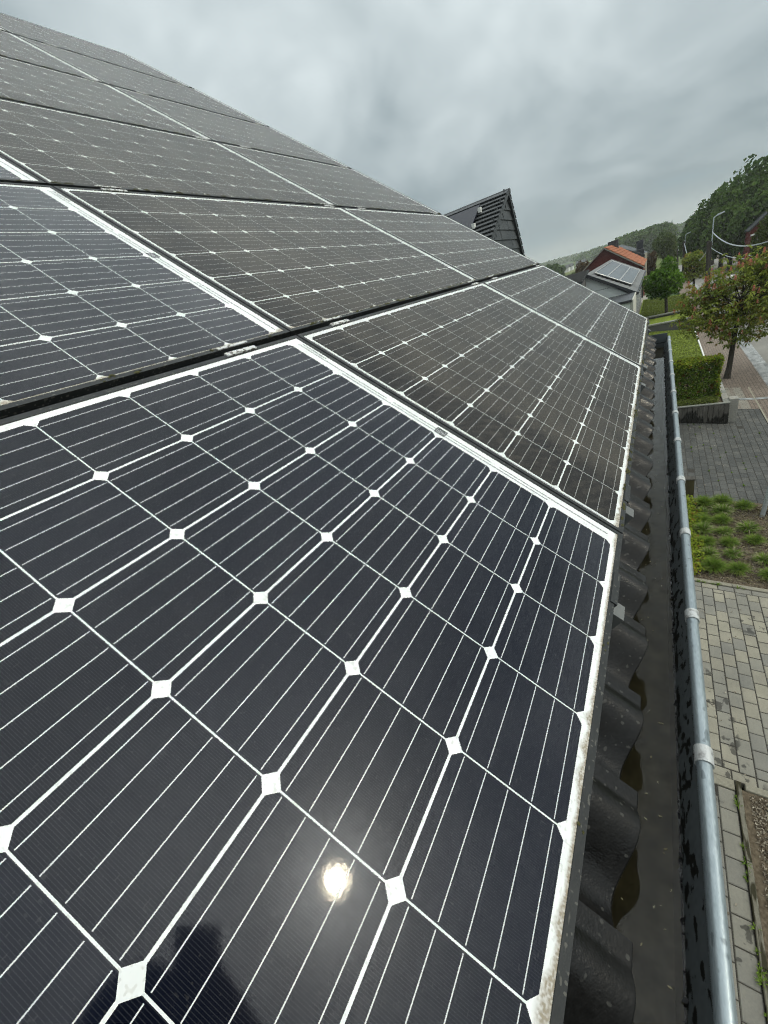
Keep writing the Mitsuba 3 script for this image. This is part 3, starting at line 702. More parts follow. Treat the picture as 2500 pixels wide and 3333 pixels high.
for r_ in range(6):
    for c_ in range(3):
        if c_ == 0 and r_ > 2: continue
        x0 = -0.0015 + (c_ - 1) * COLP; x1 = x0 + 1.6657
        if r_ == 0: y0, y1, s0 = -0.0225, 0.980, 0.0015
        else: y0, s0 = 1.0005 + (r_ - 1) * ROWP, 1.0145 + (r_ - 1) * ROWP; y1 = y0 + 0.9925
        a_, b_ = COLNAME[c_]
        S = thing('solar_panel', f'{a_} solar panel {b_}, {ROWNAME[r_]} row', 'solar panel', 'solar panels on the near roof')
        dusty = c_ > 0
        sm, cm = ('sheet_dusty', 'cell_dusty') if dusty else ('sheet_clean', 'cell_clean')
        part(S, 'frame', ring(x0, x1, y0, y1, 0.0118, -0.038, 0.0016), 'frame')
        part(S, 'backsheet', quads([quad(x0 + .004, x1 - .004, y0 + .004, y1 - .004, 0.0)]), sm)
        uc0 = x0 + 0.0247
        qs, bus = [], []
        for i in range(10):
            for j in range(6):
                cu, cv = uc0 + (i + .5) * CU, s0 + (j + .5) * CV
                M = np.eye(4); M[:3, 3] = UVN @ np.array([cu, cv, 0.0003])
                put(numbered(S + '__cell'), cell_shape, cm, M)
                for b in range(5):
                    vb = cv + (b - 2) * 0.0312
                    qs.append(quad(cu - CELL_U / 2 + .002, cu + CELL_U / 2 - .002, vb - .0006, vb + .0006, 0.0006))
        k = part(S, 'cell_ribbons', quads(qs), 'ribbon_dusty' if dusty else 'ribbon'); labels[k] = {'kind': 'stuff'}
        uf = x1 - 0.0333                             # cross ribbons in the wide far margin
        for j in range(3):
            v0_, v1_ = s0 + (2 * j) * CV, s0 + (2 * j + 2) * CV
            bus.append(quad(uf - .0018, uf + .0018, v0_ + .012, v1_ - .012, 0.0005))
        for j in range(2):
            bus.append(quad(uf - .0135, uf - .0101, s0 + (2 * j + 1) * CV + .01, s0 + (2 * j + 3) * CV - .01, 0.0005))
        bus.append(quad(x0 + .0155, x0 + .0180, s0 + .02, s0 + 6 * CV - .02, 0.0005))
        k = part(S, 'cross_ribbons', quads(bus), 'busbar'); labels[k] = {'kind': 'stuff'}
        if c_ == 0 and r_ < 2:                       # dark nameplate and the serial number printed on the margin
            vm = s0 + 3 * CV; pu0, pu1 = x1 - .0500, x1 - .0215
            lab = part(S, 'nameplate', quads([quad(pu0, pu1, vm - .0155, vm + .0155, 0.0009)]), 'label_dark', label='dark rectangular nameplate with a white outline')
            e = .0014; q = []
            q += [quad(pu0 + .005, pu0 + .005 + e, vm - .012, vm + .012, .0012), quad(pu0 + .005, pu1 - .004, vm - .012, vm - .012 + e, .0012), quad(pu0 + .005, pu1 - .004, vm + .012 - e, vm + .012, .0012)]
            q += [quad(pu0 + .0125, pu0 + .0140, vm - .009, vm + .009, .0012)]
            for t_ in range(7): q.append(quad(pu0 + .0085, pu0 + .0108, vm - .0085 + t_ * .0024, vm - .0085 + t_ * .0024 + .0011, .0012))
            for t_ in range(3): q.append(quad(pu0 + .0170, pu0 + .0190, vm - .006 + t_ * .004, vm - .006 + t_ * .004 + .0024, .0012))
            part(lab, 'outline', quads(q), 'label_print')
            q = []; vv = y1 - .045; rr = np.random.default_rng(40 + r_)
            while vv > y1 - .125:
                w_ = rr.choice([.0012, .0022, .0034]); q.append(quad(x1 - .0260, x1 - .0195, vv - w_, vv, .0009)); vv -= w_ + rr.choice([.0014, .002])
            k = part(S, 'serial_number', quads(q), 'print_grey'); labels[k] = {'kind': 'stuff'}

# rails under the panels, their open ends at the eave, end clamps and middle clamps
RAILS = [-1.45, -0.215, 0.205, 1.535, 1.915, 3.147]
for i, u in enumerate(RAILS):
    R = thing('mounting_rail', ['mounting rail under the cleaned panels, end hidden below the picture', 'mounting rail whose open end sticks out below the cleaned lowest panel',
              'mounting rail whose open end shows just past the first panel joint', 'mounting rail ending near the far edge of the middle panel', 'mounting rail ending just past the second panel joint',
              'mounting rail ending at the far end of the panel field'][i], 'rail', 'aluminium rails carrying the panels')
    o = sbox(u - .021, -.0805, u + .021, -.0395).difference(sbox(u - .0175, -.077, u + .0175, -.043))
    m = trimesh.creation.extrude_polygon(o, 6.2, engine='earcut')
    m.vertices = np.stack([m.vertices[:, 0], m.vertices[:, 2] - 0.072, m.vertices[:, 1]], 1); m.fix_normals()
    part(R, 'profile', roofxf(m), 'aluminium_old')
    ec = cat([bx(u - .0475, u + .0475, -.0272, -.0128, .0018, .0042), bx(u - .0475, u + .0475, -.0272, -.0248, -.040, .0018)])
    part(R, 'end_clamp', roofxf(ec), 'frame')
    for g_ in range(5):
        vg = 0.990 + g_ * ROWP; du = 0.004 * rng.standard_normal()
        mc = cat([bx(u - .048 + du, u + .048 + du, vg + .0115, vg + .0185, .0018, .0046), bx(u - .046 + du, u + .050 + du, vg - .0185, vg - .0085, .0018, .0052), bx(u - .046 + du, u + .048 + du, vg - .0085, vg - .0065, -.03, .0052)])
        part(R, 'mid_clamp', roofxf(mc), 'clamp')
# moss and dirt clumps along the lower lips
ms = []
rr = np.random.default_rng(77)
for c_ in (0, 1, 2):
    for r_ in range(6):
        if c_ == 0 and r_ > 2: continue
        x0 = -0.0015 + (c_ - 1) * COLP
        y0 = -0.0225 if r_ == 0 else 1.0005 + (r_ - 1) * ROWP
        for _ in range({0: 14, 1: 60, 2: 46}[c_]):
            u = x0 + rr.uniform(.02, 1.64); cl = rr.integers(1, 5)
            for _ in range(cl):
                s = rr.uniform(.0012, .0038)
                m = trimesh.creation.icosphere(1, s); m.vertices *= [rr.uniform(1, 2.2), 1, .6]
                m.vertices += rr.normal(0, s * .18, m.vertices.shape)
                m.apply_translation([u + rr.normal(0, .007), y0 + rr.uniform(.002, .0135), .0018]); ms.append(m)
one('moss', roofxf(cat(ms)), 'moss', 'small clumps of moss and dirt on the lower frame edges of the panels', 'moss', kind='stuff')

# ---------------------------------------------------------------- houses down the street
def ray_pt(yr, zr, r): return np.array([CAM[0] + r, CAM[1] + yr * r, CAM[2] + zr * r])
def quadmesh(pts, thick=None):
    v = np.array(pts, float); m = trimesh.Trimesh(v, np.array([[0, 1, 2], [0, 2, 3]]), process=False)
    if thick is None: return m
    n = np.cross(v[1] - v[0], v[3] - v[0]); n /= np.linalg.norm(n)
    w = np.vstack([v, v - n * thick])
    f = [[0, 1, 2], [0, 2, 3], [4, 6, 5], [4, 7, 6]]
    for i in range(4):
        j = (i + 1) % 4; f += [[i, 4 + i, 4 + j], [i, 4 + j, j]]
    return trimesh.Trimesh(w, np.array(f), process=False)
def gable_wall(x, y0, y1, ym, z0, ze, zr, t=0.25):
    g = trimesh.creation.extrude_polygon(Polygon([(y0, z0), (y1, z0), (y1, ze), (ym, zr), (y0, ze)]), t)
    g.vertices = np.stack([g.vertices[:, 2] + x, g.vertices[:, 0], g.vertices[:, 1]], 1); g.fix_normals(); return g

# 1. dark gable with tile-hung front, behind the panel field
B = thing('dark_gable_house', 'dark house with tile-hung gable and grey tiled roof rising behind the panels', 'house')
YG = 4.62; ax, az = 17.70, 3.30; lx, lz = 13.6, 1.07; rx, rz_ = 19.35, 0.60
Yb = 13.5
sl = (az - lz) / (ax - lx)
part(B, 'body', cat([bx(lx + .5, rx - .25, YG + .12, Yb, -6, 0.55)]), 'slate')
gw = trimesh.creation.extrude_polygon(Polygon([(lx + .35, 0.5), (rx - .32, 0.5), (ax - .03, az - .12)]), 0.1)
gw.vertices = np.stack([gw.vertices[:, 0], gw.vertices[:, 2] + YG + .05, gw.vertices[:, 1]], 1); gw.fix_normals()
part(B, 'gable_backing', gw, 'slate')
zc = 2.55 - 0.0
row = 0
for zt_ in np.arange(2.986 + .345, 0.4, -0.31):               # hung tiles on the gable, course by course
    z0_ = zt_ - 0.345
    xl = ax - (az - .14 - zt_) / sl; xr_ = ax + (az - .14 - zt_) / ((az - rz_) / (rx - ax))
    xl2 = ax - (az - .14 - z0_) / sl; xr2 = ax + (az - .14 - z0_) / ((az - rz_) / (rx - ax))
    off = 0.15 * (row % 2)
    for x_ in np.arange(xl2 - .3 + off, xr2, 0.30):
        a, b = max(x_, xl2), min(x_ + .297, xr2)
        if b - a < .04: continue
        at_, bt_ = max(a, xl), min(b, xr_)
        if bt_ <= at_: at_, bt_ = (a + b) / 2 - .01, (a + b) / 2 + .01
        at_ = min(at_, b - .01); bt_ = max(bt_, a + .01)
        yo = YG - 0.012 + rng.normal(0, .003)
        v = np.array([[a, yo - .045, z0_], [b, yo - .045, z0_], [bt_, yo, zt_], [at_, yo, zt_]])
        w = v + [0, .05, 0]
        m = trimesh.Trimesh(np.vstack([v, w]), np.array([[0, 1, 2], [0, 2, 3], [0, 4, 5], [0, 5, 1], [1, 5, 6], [1, 6, 2], [0, 3, 7], [0, 7, 4]]), process=False)
        part(B, 'hung_tile', m, 'slate')
    row += 1
# left roof slope: overlapping courses, every tile its own; only the courses near the gable show
RF = part(B, 'roof', quadmesh([[lx, YG, lz - .06], [ax, YG, az - .06], [ax, Yb, az - .06], [lx, Yb, lz - .06]], .05), 'slate')
sn = np.array([-math.sin(math.atan(sl)), 0, math.cos(math.atan(sl))]); sd = np.array([-math.cos(math.atan(sl)), 0, -math.sin(math.atan(sl))])
for i in range(15):
    s0_ = .113 + i * .295
    for j in range(22):
        y0_ = YG - .12 + j * .30 + (.15 * (i % 2) if j else 0)
        wdt = .297 + (.15 * (i % 2) if j == 0 else 0)
        p0 = np.array([ax, 0, az]) + sd * s0_; p1 = np.array([ax, 0, az]) + sd * (s0_ + .365) + sn * .075
        if p1[0] < lx - .2 or y0_ > 10.6: continue
        a = np.array([[p0[0], y0_, p0[2]], [p0[0], y0_ + wdt, p0[2]], [p1[0], y0_ + wdt, p1[2]], [p1[0], y0_, p1[2]]])
        part(RF, 'tile', quadmesh(a[::-1], .032) if False else quadmesh(a, -.032), 'slate')
    if True:                                         # folded verge piece closing each course
        p0 = np.array([ax, YG - .135, az]) + sd * s0_; p1 = np.array([ax, YG - .135, az]) + sd * (s0_ + .365) + sn * .085
        if p1[0] > lx - .2:
            d_ = np.array([0, 0, -.17])
            part(RF, 'verge_piece', quadmesh([p0, p1, p1 + d_, p0 + d_ * .6], .03), 'slate')
part(B, 'right_roof', quadmesh([[ax, YG - .12, az - .05], [rx, YG - .12, rz_ - .05], [rx, Yb, rz_ - .05], [ax, Yb, az - .05]], .11), 'dark_metal')
for i in range(9):
    f0, f1 = i / 9, (i + .96) / 9
    p0 = np.array([ax + (rx - ax) * f0 + .01, YG - .13, az + (rz_ - az) * f0 - .03]); p1 = np.array([ax + (rx - ax) * f1 + .05, YG - .13, az + (rz_ - az) * f1])
    part(B, 'right_verge_tile', quadmesh([p0, p0 + [0, .4, 0], p1 + [0, .4, 0], p1], .03), 'slate')
part(B, 'ridge_capping', sweep := tube([[ax, YG - .15, az - .07], [ax, Yb, az - .07]], .10, 8), 'slate', 40)
pp = lambda s, y, h: np.array([ax, y, az]) + sd * s + sn * h
pm = thing('roof_panel', 'black solar panel with white clamps on the slope of the dark gable house', 'solar panel')
part(pm, 'panel', quadmesh([pp(.80, 5.36, .14), pp(.80, 9.2, .14), pp(2.40, 9.2, .14), pp(2.40, 5.36, .14)], -.05), 'near_black_panel')
for s in np.arange(.90, 2.35, .15): part(pm, 'seam', quadmesh([pp(s, 5.38, .144), pp(s, 9.2, .144), pp(s + .02, 9.2, .144), pp(s + .02, 5.38, .144)], -.006), 'black')
for s in (1.13, 2.18):
    c0 = pp(s, 5.31, .13); part(pm, 'clamp', bx(c0[0] - .09, c0[0] + .09, c0[1] - .05, c0[1] + .05, c0[2] - .07, c0[2] + .09), 'white_trim')

# 2. grey-roofed house with three panels
Gh = thing('grey_house', 'low house with grey tiled roof, pale panelled gable and three roof panels', 'house')
r1, r2 = 36.0, 57.0
E = ray_pt(.0350, -.0900, r1); Rg = ray_pt(.1195, -.0372, r1)
xn, xf = E[0], CAM[0] + r2
ye, ze, yr, zr = E[1], E[2], Rg[1], Rg[2]
part(Gh, 'wall', bx(xn + .3, xf - .1, ye + .35, 2 * yr - ye - .35, -6.5, ze - .08), 'render_wall')
part(Gh, 'gable', gable_wall(xn + .15, ye + .25, 2 * yr - ye - .25, yr, -6.5, ze - .12, zr - .12), 'grey_panel')
for zz_ in (-1.22, -1.95):
    yy = [y for y in (ye + .25, 2 * yr - ye - .25)]
    part(Gh, 'panel_joint', bx(xn + .139, xn + .15, ye + .3 + max(0, (zz_ - ze + .12) * (yr - ye) / (zr - ze)), yr, zz_ - .012, zz_ + .012), 'wall_block')
rs = part(Gh, 'roof', quadmesh([[xn, ye, ze], [xf, ye, ze], [xf, yr, zr], [xn, yr, zr]], .10), 'grey_tile')
part(Gh, 'back_roof', quadmesh([[xn, yr, zr - .002], [xf, yr, zr - .002], [xf, 2 * yr - ye, ze], [xn, 2 * yr - ye, ze]], .10), 'grey_tile')
part(Gh, 'verge_board', quadmesh([[xn - .05, ye - .05, ze - .18], [xn - .05, yr, zr - .18], [xn - .05, yr, zr + .03], [xn - .05, ye - .05, ze + .03]], .04), 'dark_metal')
up_ = np.array([0, yr - ye, zr - ze]); sl_len = np.linalg.norm(up_); up_ /= sl_len; nn_ = np.array([0, -up_[2], up_[1]])
for i in range(11):                                   # visible tile courses of the street-side slope
    for j in range(24):
        a0 = np.array([xn, ye, ze]) + up_ * (i * sl_len / 11); x0_ = xn + j * (xf - xn) / 24; x1_ = x0_ + (xf - xn) / 24 - .03
        p = [np.array([x0_, a0[1], a0[2]]) + nn_ * .055, np.array([x1_, a0[1], a0[2]]) + nn_ * .055, np.array([x1_, a0[1], a0[2]]) + up_ * (sl_len / 11 + .02) + nn_ * .015, np.array([x0_, a0[1], a0[2]]) + up_ * (sl_len / 11 + .02) + nn_ * .015]
        part(rs, 'tile', quadmesh(p, .03), 'grey_tile')
def on_slope(yrr, zrr, h):
    d = np.array([1, yrr, zrr]); o = np.array([xn, ye, ze]) + nn_ * h
    t = ((o - CAM) @ nn_) / (d @ nn_); return CAM + d * t
pa, pb, pc, pd_ = [on_slope(*q, .16) for q in ((.104, -.038), (.0745, -.0258), (.030, -.054), (.0425, -.0745))]
for i in range(3):
    f0, f1 = i / 3 + .008, (i + 1) / 3 - .008
    q = [pa + (pd_ - pa) * f0, pa + (pd_ - pa) * f1, pb + (pc - pb) * f1, pb + (pc - pb) * f0]
    S = thing('roof_panel', ['upper of the three pale reflecting solar panels on the grey roof', 'middle of the three pale reflecting solar panels on the grey roof', 'lower of the three pale reflecting solar panels on the grey roof'][i], 'solar panel', 'three panels on the grey roof')
    part(S, 'glass', quadmesh(q[::-1] if np.cross(q[1] - q[0], q[3] - q[0])[2] < 0 else q, .05), 'far_panel')
    cen = sum(q) / 4
    for a, b in zip(q, q[1:] + q[:1]):
        part(S, 'frame_bar', tube([a + nn_ * .01, b + nn_ * .01], .035, 4), 'aluminium')
# street front: cladding strips, white trims
for i in range(9):
    x0_ = xn + .35 + i * 2.2
    part(Gh, 'cladding_board', bx(x0_, x0_ + 1.55, ye + .26, ye + .345, -6.2, ze - .2), 'grey_cladding')
    part(Gh, 'white_board', bx(x0_ + 1.60, x0_ + 2.1, ye + .27, ye + .345, -6.2, ze - .25), 'white_trim')
part(Gh, 'eave_gutter', tube([[xn - .05, ye - .08, ze - .05], [xf, ye - .08, ze - .05]], .07, 8), 'dark_metal', 40)
# lean-to in front of its gable
x31 = CAM[0] + 31.7
part(Gh, 'extension', bx(x31, xn + .14, ray_pt(.045, 0, 31.7)[1], 7.5, -6.5, -2.72), 'grey_panel')
part(Gh, 'extension_roof', bx(x31 - .1, xn + .13, ray_pt(.045, 0, 31.7)[1] - .08, 7.6, -2.72, -2.58), 'dark_metal')
part(Gh, 'extension_trim', bx(x31 - .06, xn + .1, 1.20, 1.355, -4.4, -2.60), 'render_wall')
# ribbed shed roof to its left
K = thing('barn', 'low barn with dark ribbed roof left of the grey-roofed house', 'barn')
p = [ray_pt(.158, -.0475, 33.5), ray_pt(.131, -.0475, 33.5), ray_pt(.1225, -.0300, 37.5), ray_pt(.1530, -.0300, 37.5)]
xa, xb = p[0][0], p[2][0]; za, zb = p[0][2], p[2][2]; ya, yb_ = 4.15, 7.4
part(K, 'roof', quadmesh([[xa, ya, za], [xb, ya, zb], [xb, yb_, zb], [xa, yb_, za]], .1), 'dark_metal')
for i in range(7):
    f = i / 7
    part(K, 'rib', bx(xa + (xb - xa) * f, xa + (xb - xa) * f + .08, ya, yb_, za + (zb - za) * f, za + (zb - za) * f + .09), 'wall_block')
part(K, 'wall', bx(xa + .1, xb, ya + .1, yb_, -6.5, za - .05), 'wall_block')

# 3. red brick house with the orange roof
Bh = thing('brick_house', 'dark red brick house with bright orange tiled roof and black chimney', 'house')
r3 = 58.5
Ap = ray_pt(.0868, -.0003, r3); Ee = ray_pt(.0238, -.0482, r3)
xw = Ap[0]; ya_, za_, yee, zee = Ap[1], Ap[2], Ee[1], Ee[2]; xw2 = xw + 13.5
part(Bh, 'gable', gable_wall(xw, yee + .15, 2 * ya_ - yee - .15, ya_, -7.5, zee, za_ - .1), 'brick_red')
part(Bh, 'wall', bx(xw + .26, xw2, yee + .2, 2 * ya_ - yee - .2, -7.5, zee - .02), 'brick_red')
ro = part(Bh, 'roof', quadmesh([[xw - .25, yee, zee], [xw2, yee, zee], [xw2, ya_, za_], [xw - .25, ya_, za_]], .12), 'orange_tile')
u2 = np.array([0, ya_ - yee, za_ - zee]); l2 = np.linalg.norm(u2); u2 /= l2; n2 = np.array([0, -u2[2], u2[1]])
for i in range(11):                                   # rolls of orange tiles running up the slope, course by course
    for j in range(18):
        a0 = np.array([xw - .2 + j * .76, yee, zee]) + u2 * (i * l2 / 11)
        p = [a0 + n2 * .09, a0 + np.array([.70, 0, 0]) + n2 * .09, a0 + np.array([.70, 0, 0]) + u2 * (l2 / 11) + n2 * .02, a0 + u2 * (l2 / 11) + n2 * .02]
        part(ro, 'tile', quadmesh(p, .05), 'orange_tile')
part(Bh, 'back_roof', quadmesh([[xw - .25, ya_, za_ - .003], [xw2, ya_, za_ - .003], [xw2, 2 * ya_ - yee, zee], [xw - .25, 2 * ya_ - yee, zee]], .12), 'orange_tile')
for s in (1, -1):
    a = np.array([xw - .28, ya_, za_ - .02]); b = np.array([xw - .28, ya_ - s * (ya_ - yee + .1), zee - .1])
    part(Bh, 'verge_board', quadmesh([a, b, b - [0, 0, .13], a - [0, 0, .13]], .05), 'coping')
C1 = ray_pt(.0815, .0028, 68.0)
part(Bh, 'chimney', bx(C1[0] - .5, C1[0] + .6, ya_ - .75, ya_ + .35, za_ - .6, za_ + .42), 'dark_metal')
part(Bh, 'downpipe', tube([[xw - .1, yee + .1, zee - .1], [xw - .1, yee + .1, -7]], .06, 6), 'dark_metal')
# 4. dark house beyond with cream side wall
Dh = thing('dark_roof_house', 'dark-roofed house with a narrow cream wall beyond the orange roof', 'house')
x5 = CAM[0] + 76.0
part(Dh, 'cream_wall', bx(x5, x5 + .5, 1.36, 1.62, -8, -1.55), 'cream_wall')
part(Dh, 'wall', bx(x5 + .1, x5 + 12, 1.65, 8.5, -8, -1.9), 'wall_block')
part(Dh, 'roof', quadmesh([[x5, 1.5, -1.75], [x5 + 12, 1.5, -1.75], [x5 + 12, 5.0, .25], [x5, 5.0, .25]], .15), 'slate')
part(Dh, 'back_roof', quadmesh([[x5, 5.0, .247], [x5 + 12, 5.0, .247], [x5 + 12, 8.6, -1.75], [x5, 8.6, -1.75]], .15), 'slate')
part(Dh, 'gable', gable_wall(x5 + .1, 1.66, 8.4, 5.0, -2.2, -1.9, .05, .2), 'wall_block')
part(Dh, 'chimney', bx(x5 + 3.0, x5 + 3.9, 1.9, 2.7, -2.0, .15), 'dark_metal')
part(Dh, 'dormer', bx(x5 + 1, x5 + 2.6, 1.75, 3.2, -1.8, -.95), 'dark_metal')
# 5. brick house among the trees on the right
Rh = thing('street_brick_house', 'red brick house with slate roof half hidden by trees across the street', 'house')
Pq = ray_pt(-.131, -.032, 78.0)
xq = Pq[0]
part(Rh, 'wall', bx(xq, xq + 9, Pq[1] - 7.0, Pq[1] + .6, -9, Pq[2] - .4), 'brick_red')
part(Rh, 'roof', cat([quadmesh([[xq - .3, Pq[1] + .9, Pq[2] - .4], [xq + 9.3, Pq[1] + .9, Pq[2] - .4], [xq + 9.3, Pq[1] - 3.2, Pq[2] + 3.0], [xq - .3, Pq[1] - 3.2, Pq[2] + 3.0]], -.15)]), 'slate')
part(Rh, 'gable', gable_wall(xq + .02, Pq[1] - 7.0, Pq[1] + .6, Pq[1] - 3.2, -5, Pq[2] - .4, Pq[2] + 2.85), 'brick_red')
for zz_ in (-.06, -2.3): part(Rh, 'window_sill', bx(xq - .08, xq + .1, Pq[1] - .4, Pq[1] + .55, Pq[2] - 1.0 + zz_, Pq[2] - .82 + zz_), 'white_trim')
for zz_ in (-.06, -2.3):
    w_ = part(Rh, 'window', bx(xq - .03, xq + .02, Pq[1] - .9, Pq[1] - .1, Pq[2] - 2.6 + zz_, Pq[2] - 1.2 + zz_), 'white_trim')
    part(w_, 'pane', bx(xq - .045, xq - .033, Pq[1] - .82, Pq[1] - .18, Pq[2] - 2.52 + zz_, Pq[2] - 1.28 + zz_), 'window_glass')

# ---------------------------------------------------------------- street poles, wires
poles = []
for i, (X, Y, ztop) in enumerate([(47.0, -3.50, .42), (96.0, -3.55, -1.07), (126.5, -3.52, -2.28), (17.5, -7.4, 1.2)]):
    zg = float(gz(X, Y)); base = [X, Y - .05, zg - .3]
    if i == 3: break
    k = thing('street_lamp', ['nearest wooden utility pole with grey street lamp, behind the pink blossom tree', 'second wooden utility pole with street lamp down the street', 'third and farthest wooden utility pole with street lamp'][i], 'street lamp', 'utility poles with lamps along the street')
    hm = ztop - (1.75, 1.1, 1.8)[i]
    part(k, 'pole', tube([base, [X, Y, hm + .1]], [.17, .14], 10), 'pole_wood', 40)
    part(k, 'brace', tube([[X - .9, Y + .05, zg - .2], [X - .05, Y + .12, hm + .2]], [.15, .11], 8), 'pole_wood', 40)
    part(k, 'mast', tube([[X, Y - .12, hm - .2], [X, Y - .14, ztop]], .036, 8), 'galvanised', 40)
    part(k, 'lamp_arm', tube([[X, Y - .14, ztop - .05], [X - .06, Y - .25, ztop + .07], [X - .09, Y - .42, ztop + .10]], [.05, .045, .04], 8), 'galvanised', 40)
    part(k, 'lamp_head', tube([[X - .08, Y - .36, ztop + .10], [X - .13, Y - .80, ztop + .20]], [.07, .04], 8), 'galvanised', 40)
    poles.append((X, Y, hm))
def wire(a, b, sag, r=.03, n=24):
    t = np.linspace(0, 1, n)[:, None]; p = np.array(a) * (1 - t) + np.array(b) * t; p[:, 2] -= sag * 4 * (t * (1 - t))[:, 0]; return tube(p, r, 6)
(pX, pY, pZ), (qX, qY, qZ), (sX, sY, sZ) = poles
one('overhead_cable', wire([pX, pY - .1, pZ + .78], [14.0, -5.0, 1.25], 1.65, .032), 'cable', 'thick grey cable sagging from the nearest pole out of the picture', 'cable', 40)
one('overhead_cable', wire([pX, pY - .1, pZ - .35], [14.0, -5.2, .05], 1.15, .02), 'cable', 'thinner lower cable from the nearest pole passing over the blossom tree', 'cable', 40)
one('overhead_cable', wire([pX, pY, pZ - .2], [qX, qY, qZ - .1], 2.0, .05), 'cable', 'sagging cable between the nearest and second pole', 'cable', 40)
one('overhead_cable', wire([qX, qY, qZ + .3], [sX, sY, sZ + .6], 2.0, .05), 'cable', 'sagging cable between the second and third pole', 'cable', 40)

# ---------------------------------------------------------------- trees
def crown_points(lobes, n, seed, shell=.55):
    r = np.random.default_rng(seed); P = []
    vol = np.array([l[3] * l[4] * l[5] for l in lobes]) ** .7; vol /= vol.sum()
    for l, c in zip(lobes, r.multinomial(n, vol)):
        d = r.standard_normal((c, 3)); d /= np.linalg.norm(d, axis=1, keepdims=True)
        rad = shell + (1 - shell) * r.random(c) ** .6
        q = d * rad[:, None]; q *= (0.85 + .35 * meshkit.fbm(q * 2.3 + seed, 3, seed=seed))[:, None]
        P.append(q * np.array(l[3:6]) + np.array(l[:3]))
    return np.vstack(P)
def lobes_for(c, rx, ry, rz, k, seed):
    r = np.random.default_rng(seed); out = [(c[0], c[1], c[2], rx * .66, ry * .66, rz * .7)]
    for i in range(k):
        d = r.standard_normal(3); d /= np.linalg.norm(d); s = r.uniform(.30, .50)
        out.append((c[0] + d[0] * rx * .62, c[1] + d[1] * ry * .62, c[2] + d[2] * rz * .62, rx * s, ry * s, rz * s))
    return out
def branches(base, crown_c, R, k, seed, r0, r1_=.02):
    r = np.random.default_rng(seed); b = np.array(base, float); c = np.array(crown_c, float); ms = []
    for i in range(k):
        d = r.standard_normal(3); d[2] = abs(d[2]) * .8; d /= np.linalg.norm(d); e = c + d * np.array(R) * r.uniform(.6, .85)
        s = b + (c - b) * r.uniform(.45, .95); mid = (s + e) / 2 + [0, 0, .12 * np.linalg.norm(e - s)]
        ms.append(tube([s, mid, e], [r0, r0 * .6, r1_], 6))
    return cat(ms)
def tree(name, label, base, h, rx, ry, rz, leaf, size, n, seed, k=9, r0=.12, aspect=.6, up=.25, group=None, lobes=None, cc=None):
    k_ = thing(name, label, 'tree', group)
    base = np.array(base, float); c = np.array([base[0], base[1], base[2] + h - rz]) if cc is None else np.array(cc)
    lean = (c - base) * [1, 1, 0]
    part(k_, 'trunk', tube([base - [0, 0, .2], base + [0, 0, .25], base + lean * .5 + [0, 0, (c[2] - base[2]) * .6], c], [r0 * 1.7, r0 * 1.1, r0 * .85, r0 * .5], 10), 'bark', 40)
    part(k_, 'limbs', branches(base, c, (rx, ry, rz), 12, seed, r0 * .42), 'bark', 40)
    P = crown_points(lobes or lobes_for(c, rx, ry, rz, k, seed), n, seed + 1)
    part(k_, 'crown', scatter_quads(P, size, aspect, up, seed + 2, .12), leaf)
    return k_, c

# pink flowering horse chestnut in the strip
base = np.array([22.12, -2.65, float(gz(22.12, -2.65))])
k_ = thing('chestnut_tree', 'horse chestnut tree with pink blossoms standing in the brick strip', 'tree')
cc = np.array([22.3, -2.92, -2.55])
part(k_, 'trunk', tube([base - [0, 0, .2], base + [0, .02, .06], base + [.02, -.03, .5], base + [.1, -.10, 1.6], cc + [0, 0, .2]], [.20, .125, .098, .088, .05], 12), 'bark', 40)
part(k_, 'limbs', branches(base + [.1, -.10, 1.4], cc, (1.7, 1.75, 1.45), 26, 5, .035, .008), 'bark', 40)
lob = lobes_for(cc, 1.9, 2.45, 1.75, 34, 8)
P = crown_points(lob, 2000, 31, .45)
P = P[(P[:, 2] > -4.75)]
r = np.random.default_rng(66); V = []
fan = []
for p in P:                                            # palmate leaves: five to seven leaflets hanging from one point
    ax0 = r.uniform(0, 2 * np.pi); nl = r.integers(5, 8); tilt = np.array([r.normal() * .45, r.normal() * .45, 0])
    for a in np.linspace(0, 1.72 * np.pi, nl):
        d = np.array([math.cos(ax0 + a), math.sin(ax0 + a), -.38]); d = d + np.cross(tilt, d); d /= np.linalg.norm(d)
        sd_ = np.cross(d, [0, 0, 1]); sd_ /= np.linalg.norm(sd_); L_ = r.uniform(.13, .205)
        fan.append([p, p + d * L_ * .62 + sd_ * L_ * .22, p + d * L_ + [0, 0, -.03], p + d * L_ * .62 - sd_ * L_ * .22])
v = np.array(fan).reshape(-1, 3); i = np.arange(len(fan))[:, None] * 4
part(k_, 'crown', trimesh.Trimesh(v, np.vstack([i + [0, 1, 2], i + [0, 2, 3]]), process=False), 'leaf_chestnut')
def panicle(seed):
    r = np.random.default_rng(seed); t = r.uniform(0, 1, 90) ** .8; a = r.uniform(0, 2 * np.pi, 90); rad = .052 * (1 - t) ** .7 + .006
    return scatter_quads(np.column_stack([np.cos(a) * rad, np.sin(a) * rad, t * .22]), .034, .8, .2, seed)
pan = [mikit.ply(panicle(s), 'blossom') for s in (1, 2, 3)]
outer = P[np.linalg.norm((P - cc) / [1.8, 2.15, 1.6], axis=1) > .62]
for q in outer[r.choice(len(outer), 210, replace=False)]:
    M = np.eye(4); s = r.uniform(.6, 1.05); M[:3, :3] *= s; M[:3, 3] = q + [0, 0, .02]
    put(numbered(k_ + '__blossom'), pan[r.integers(3)], None, M)

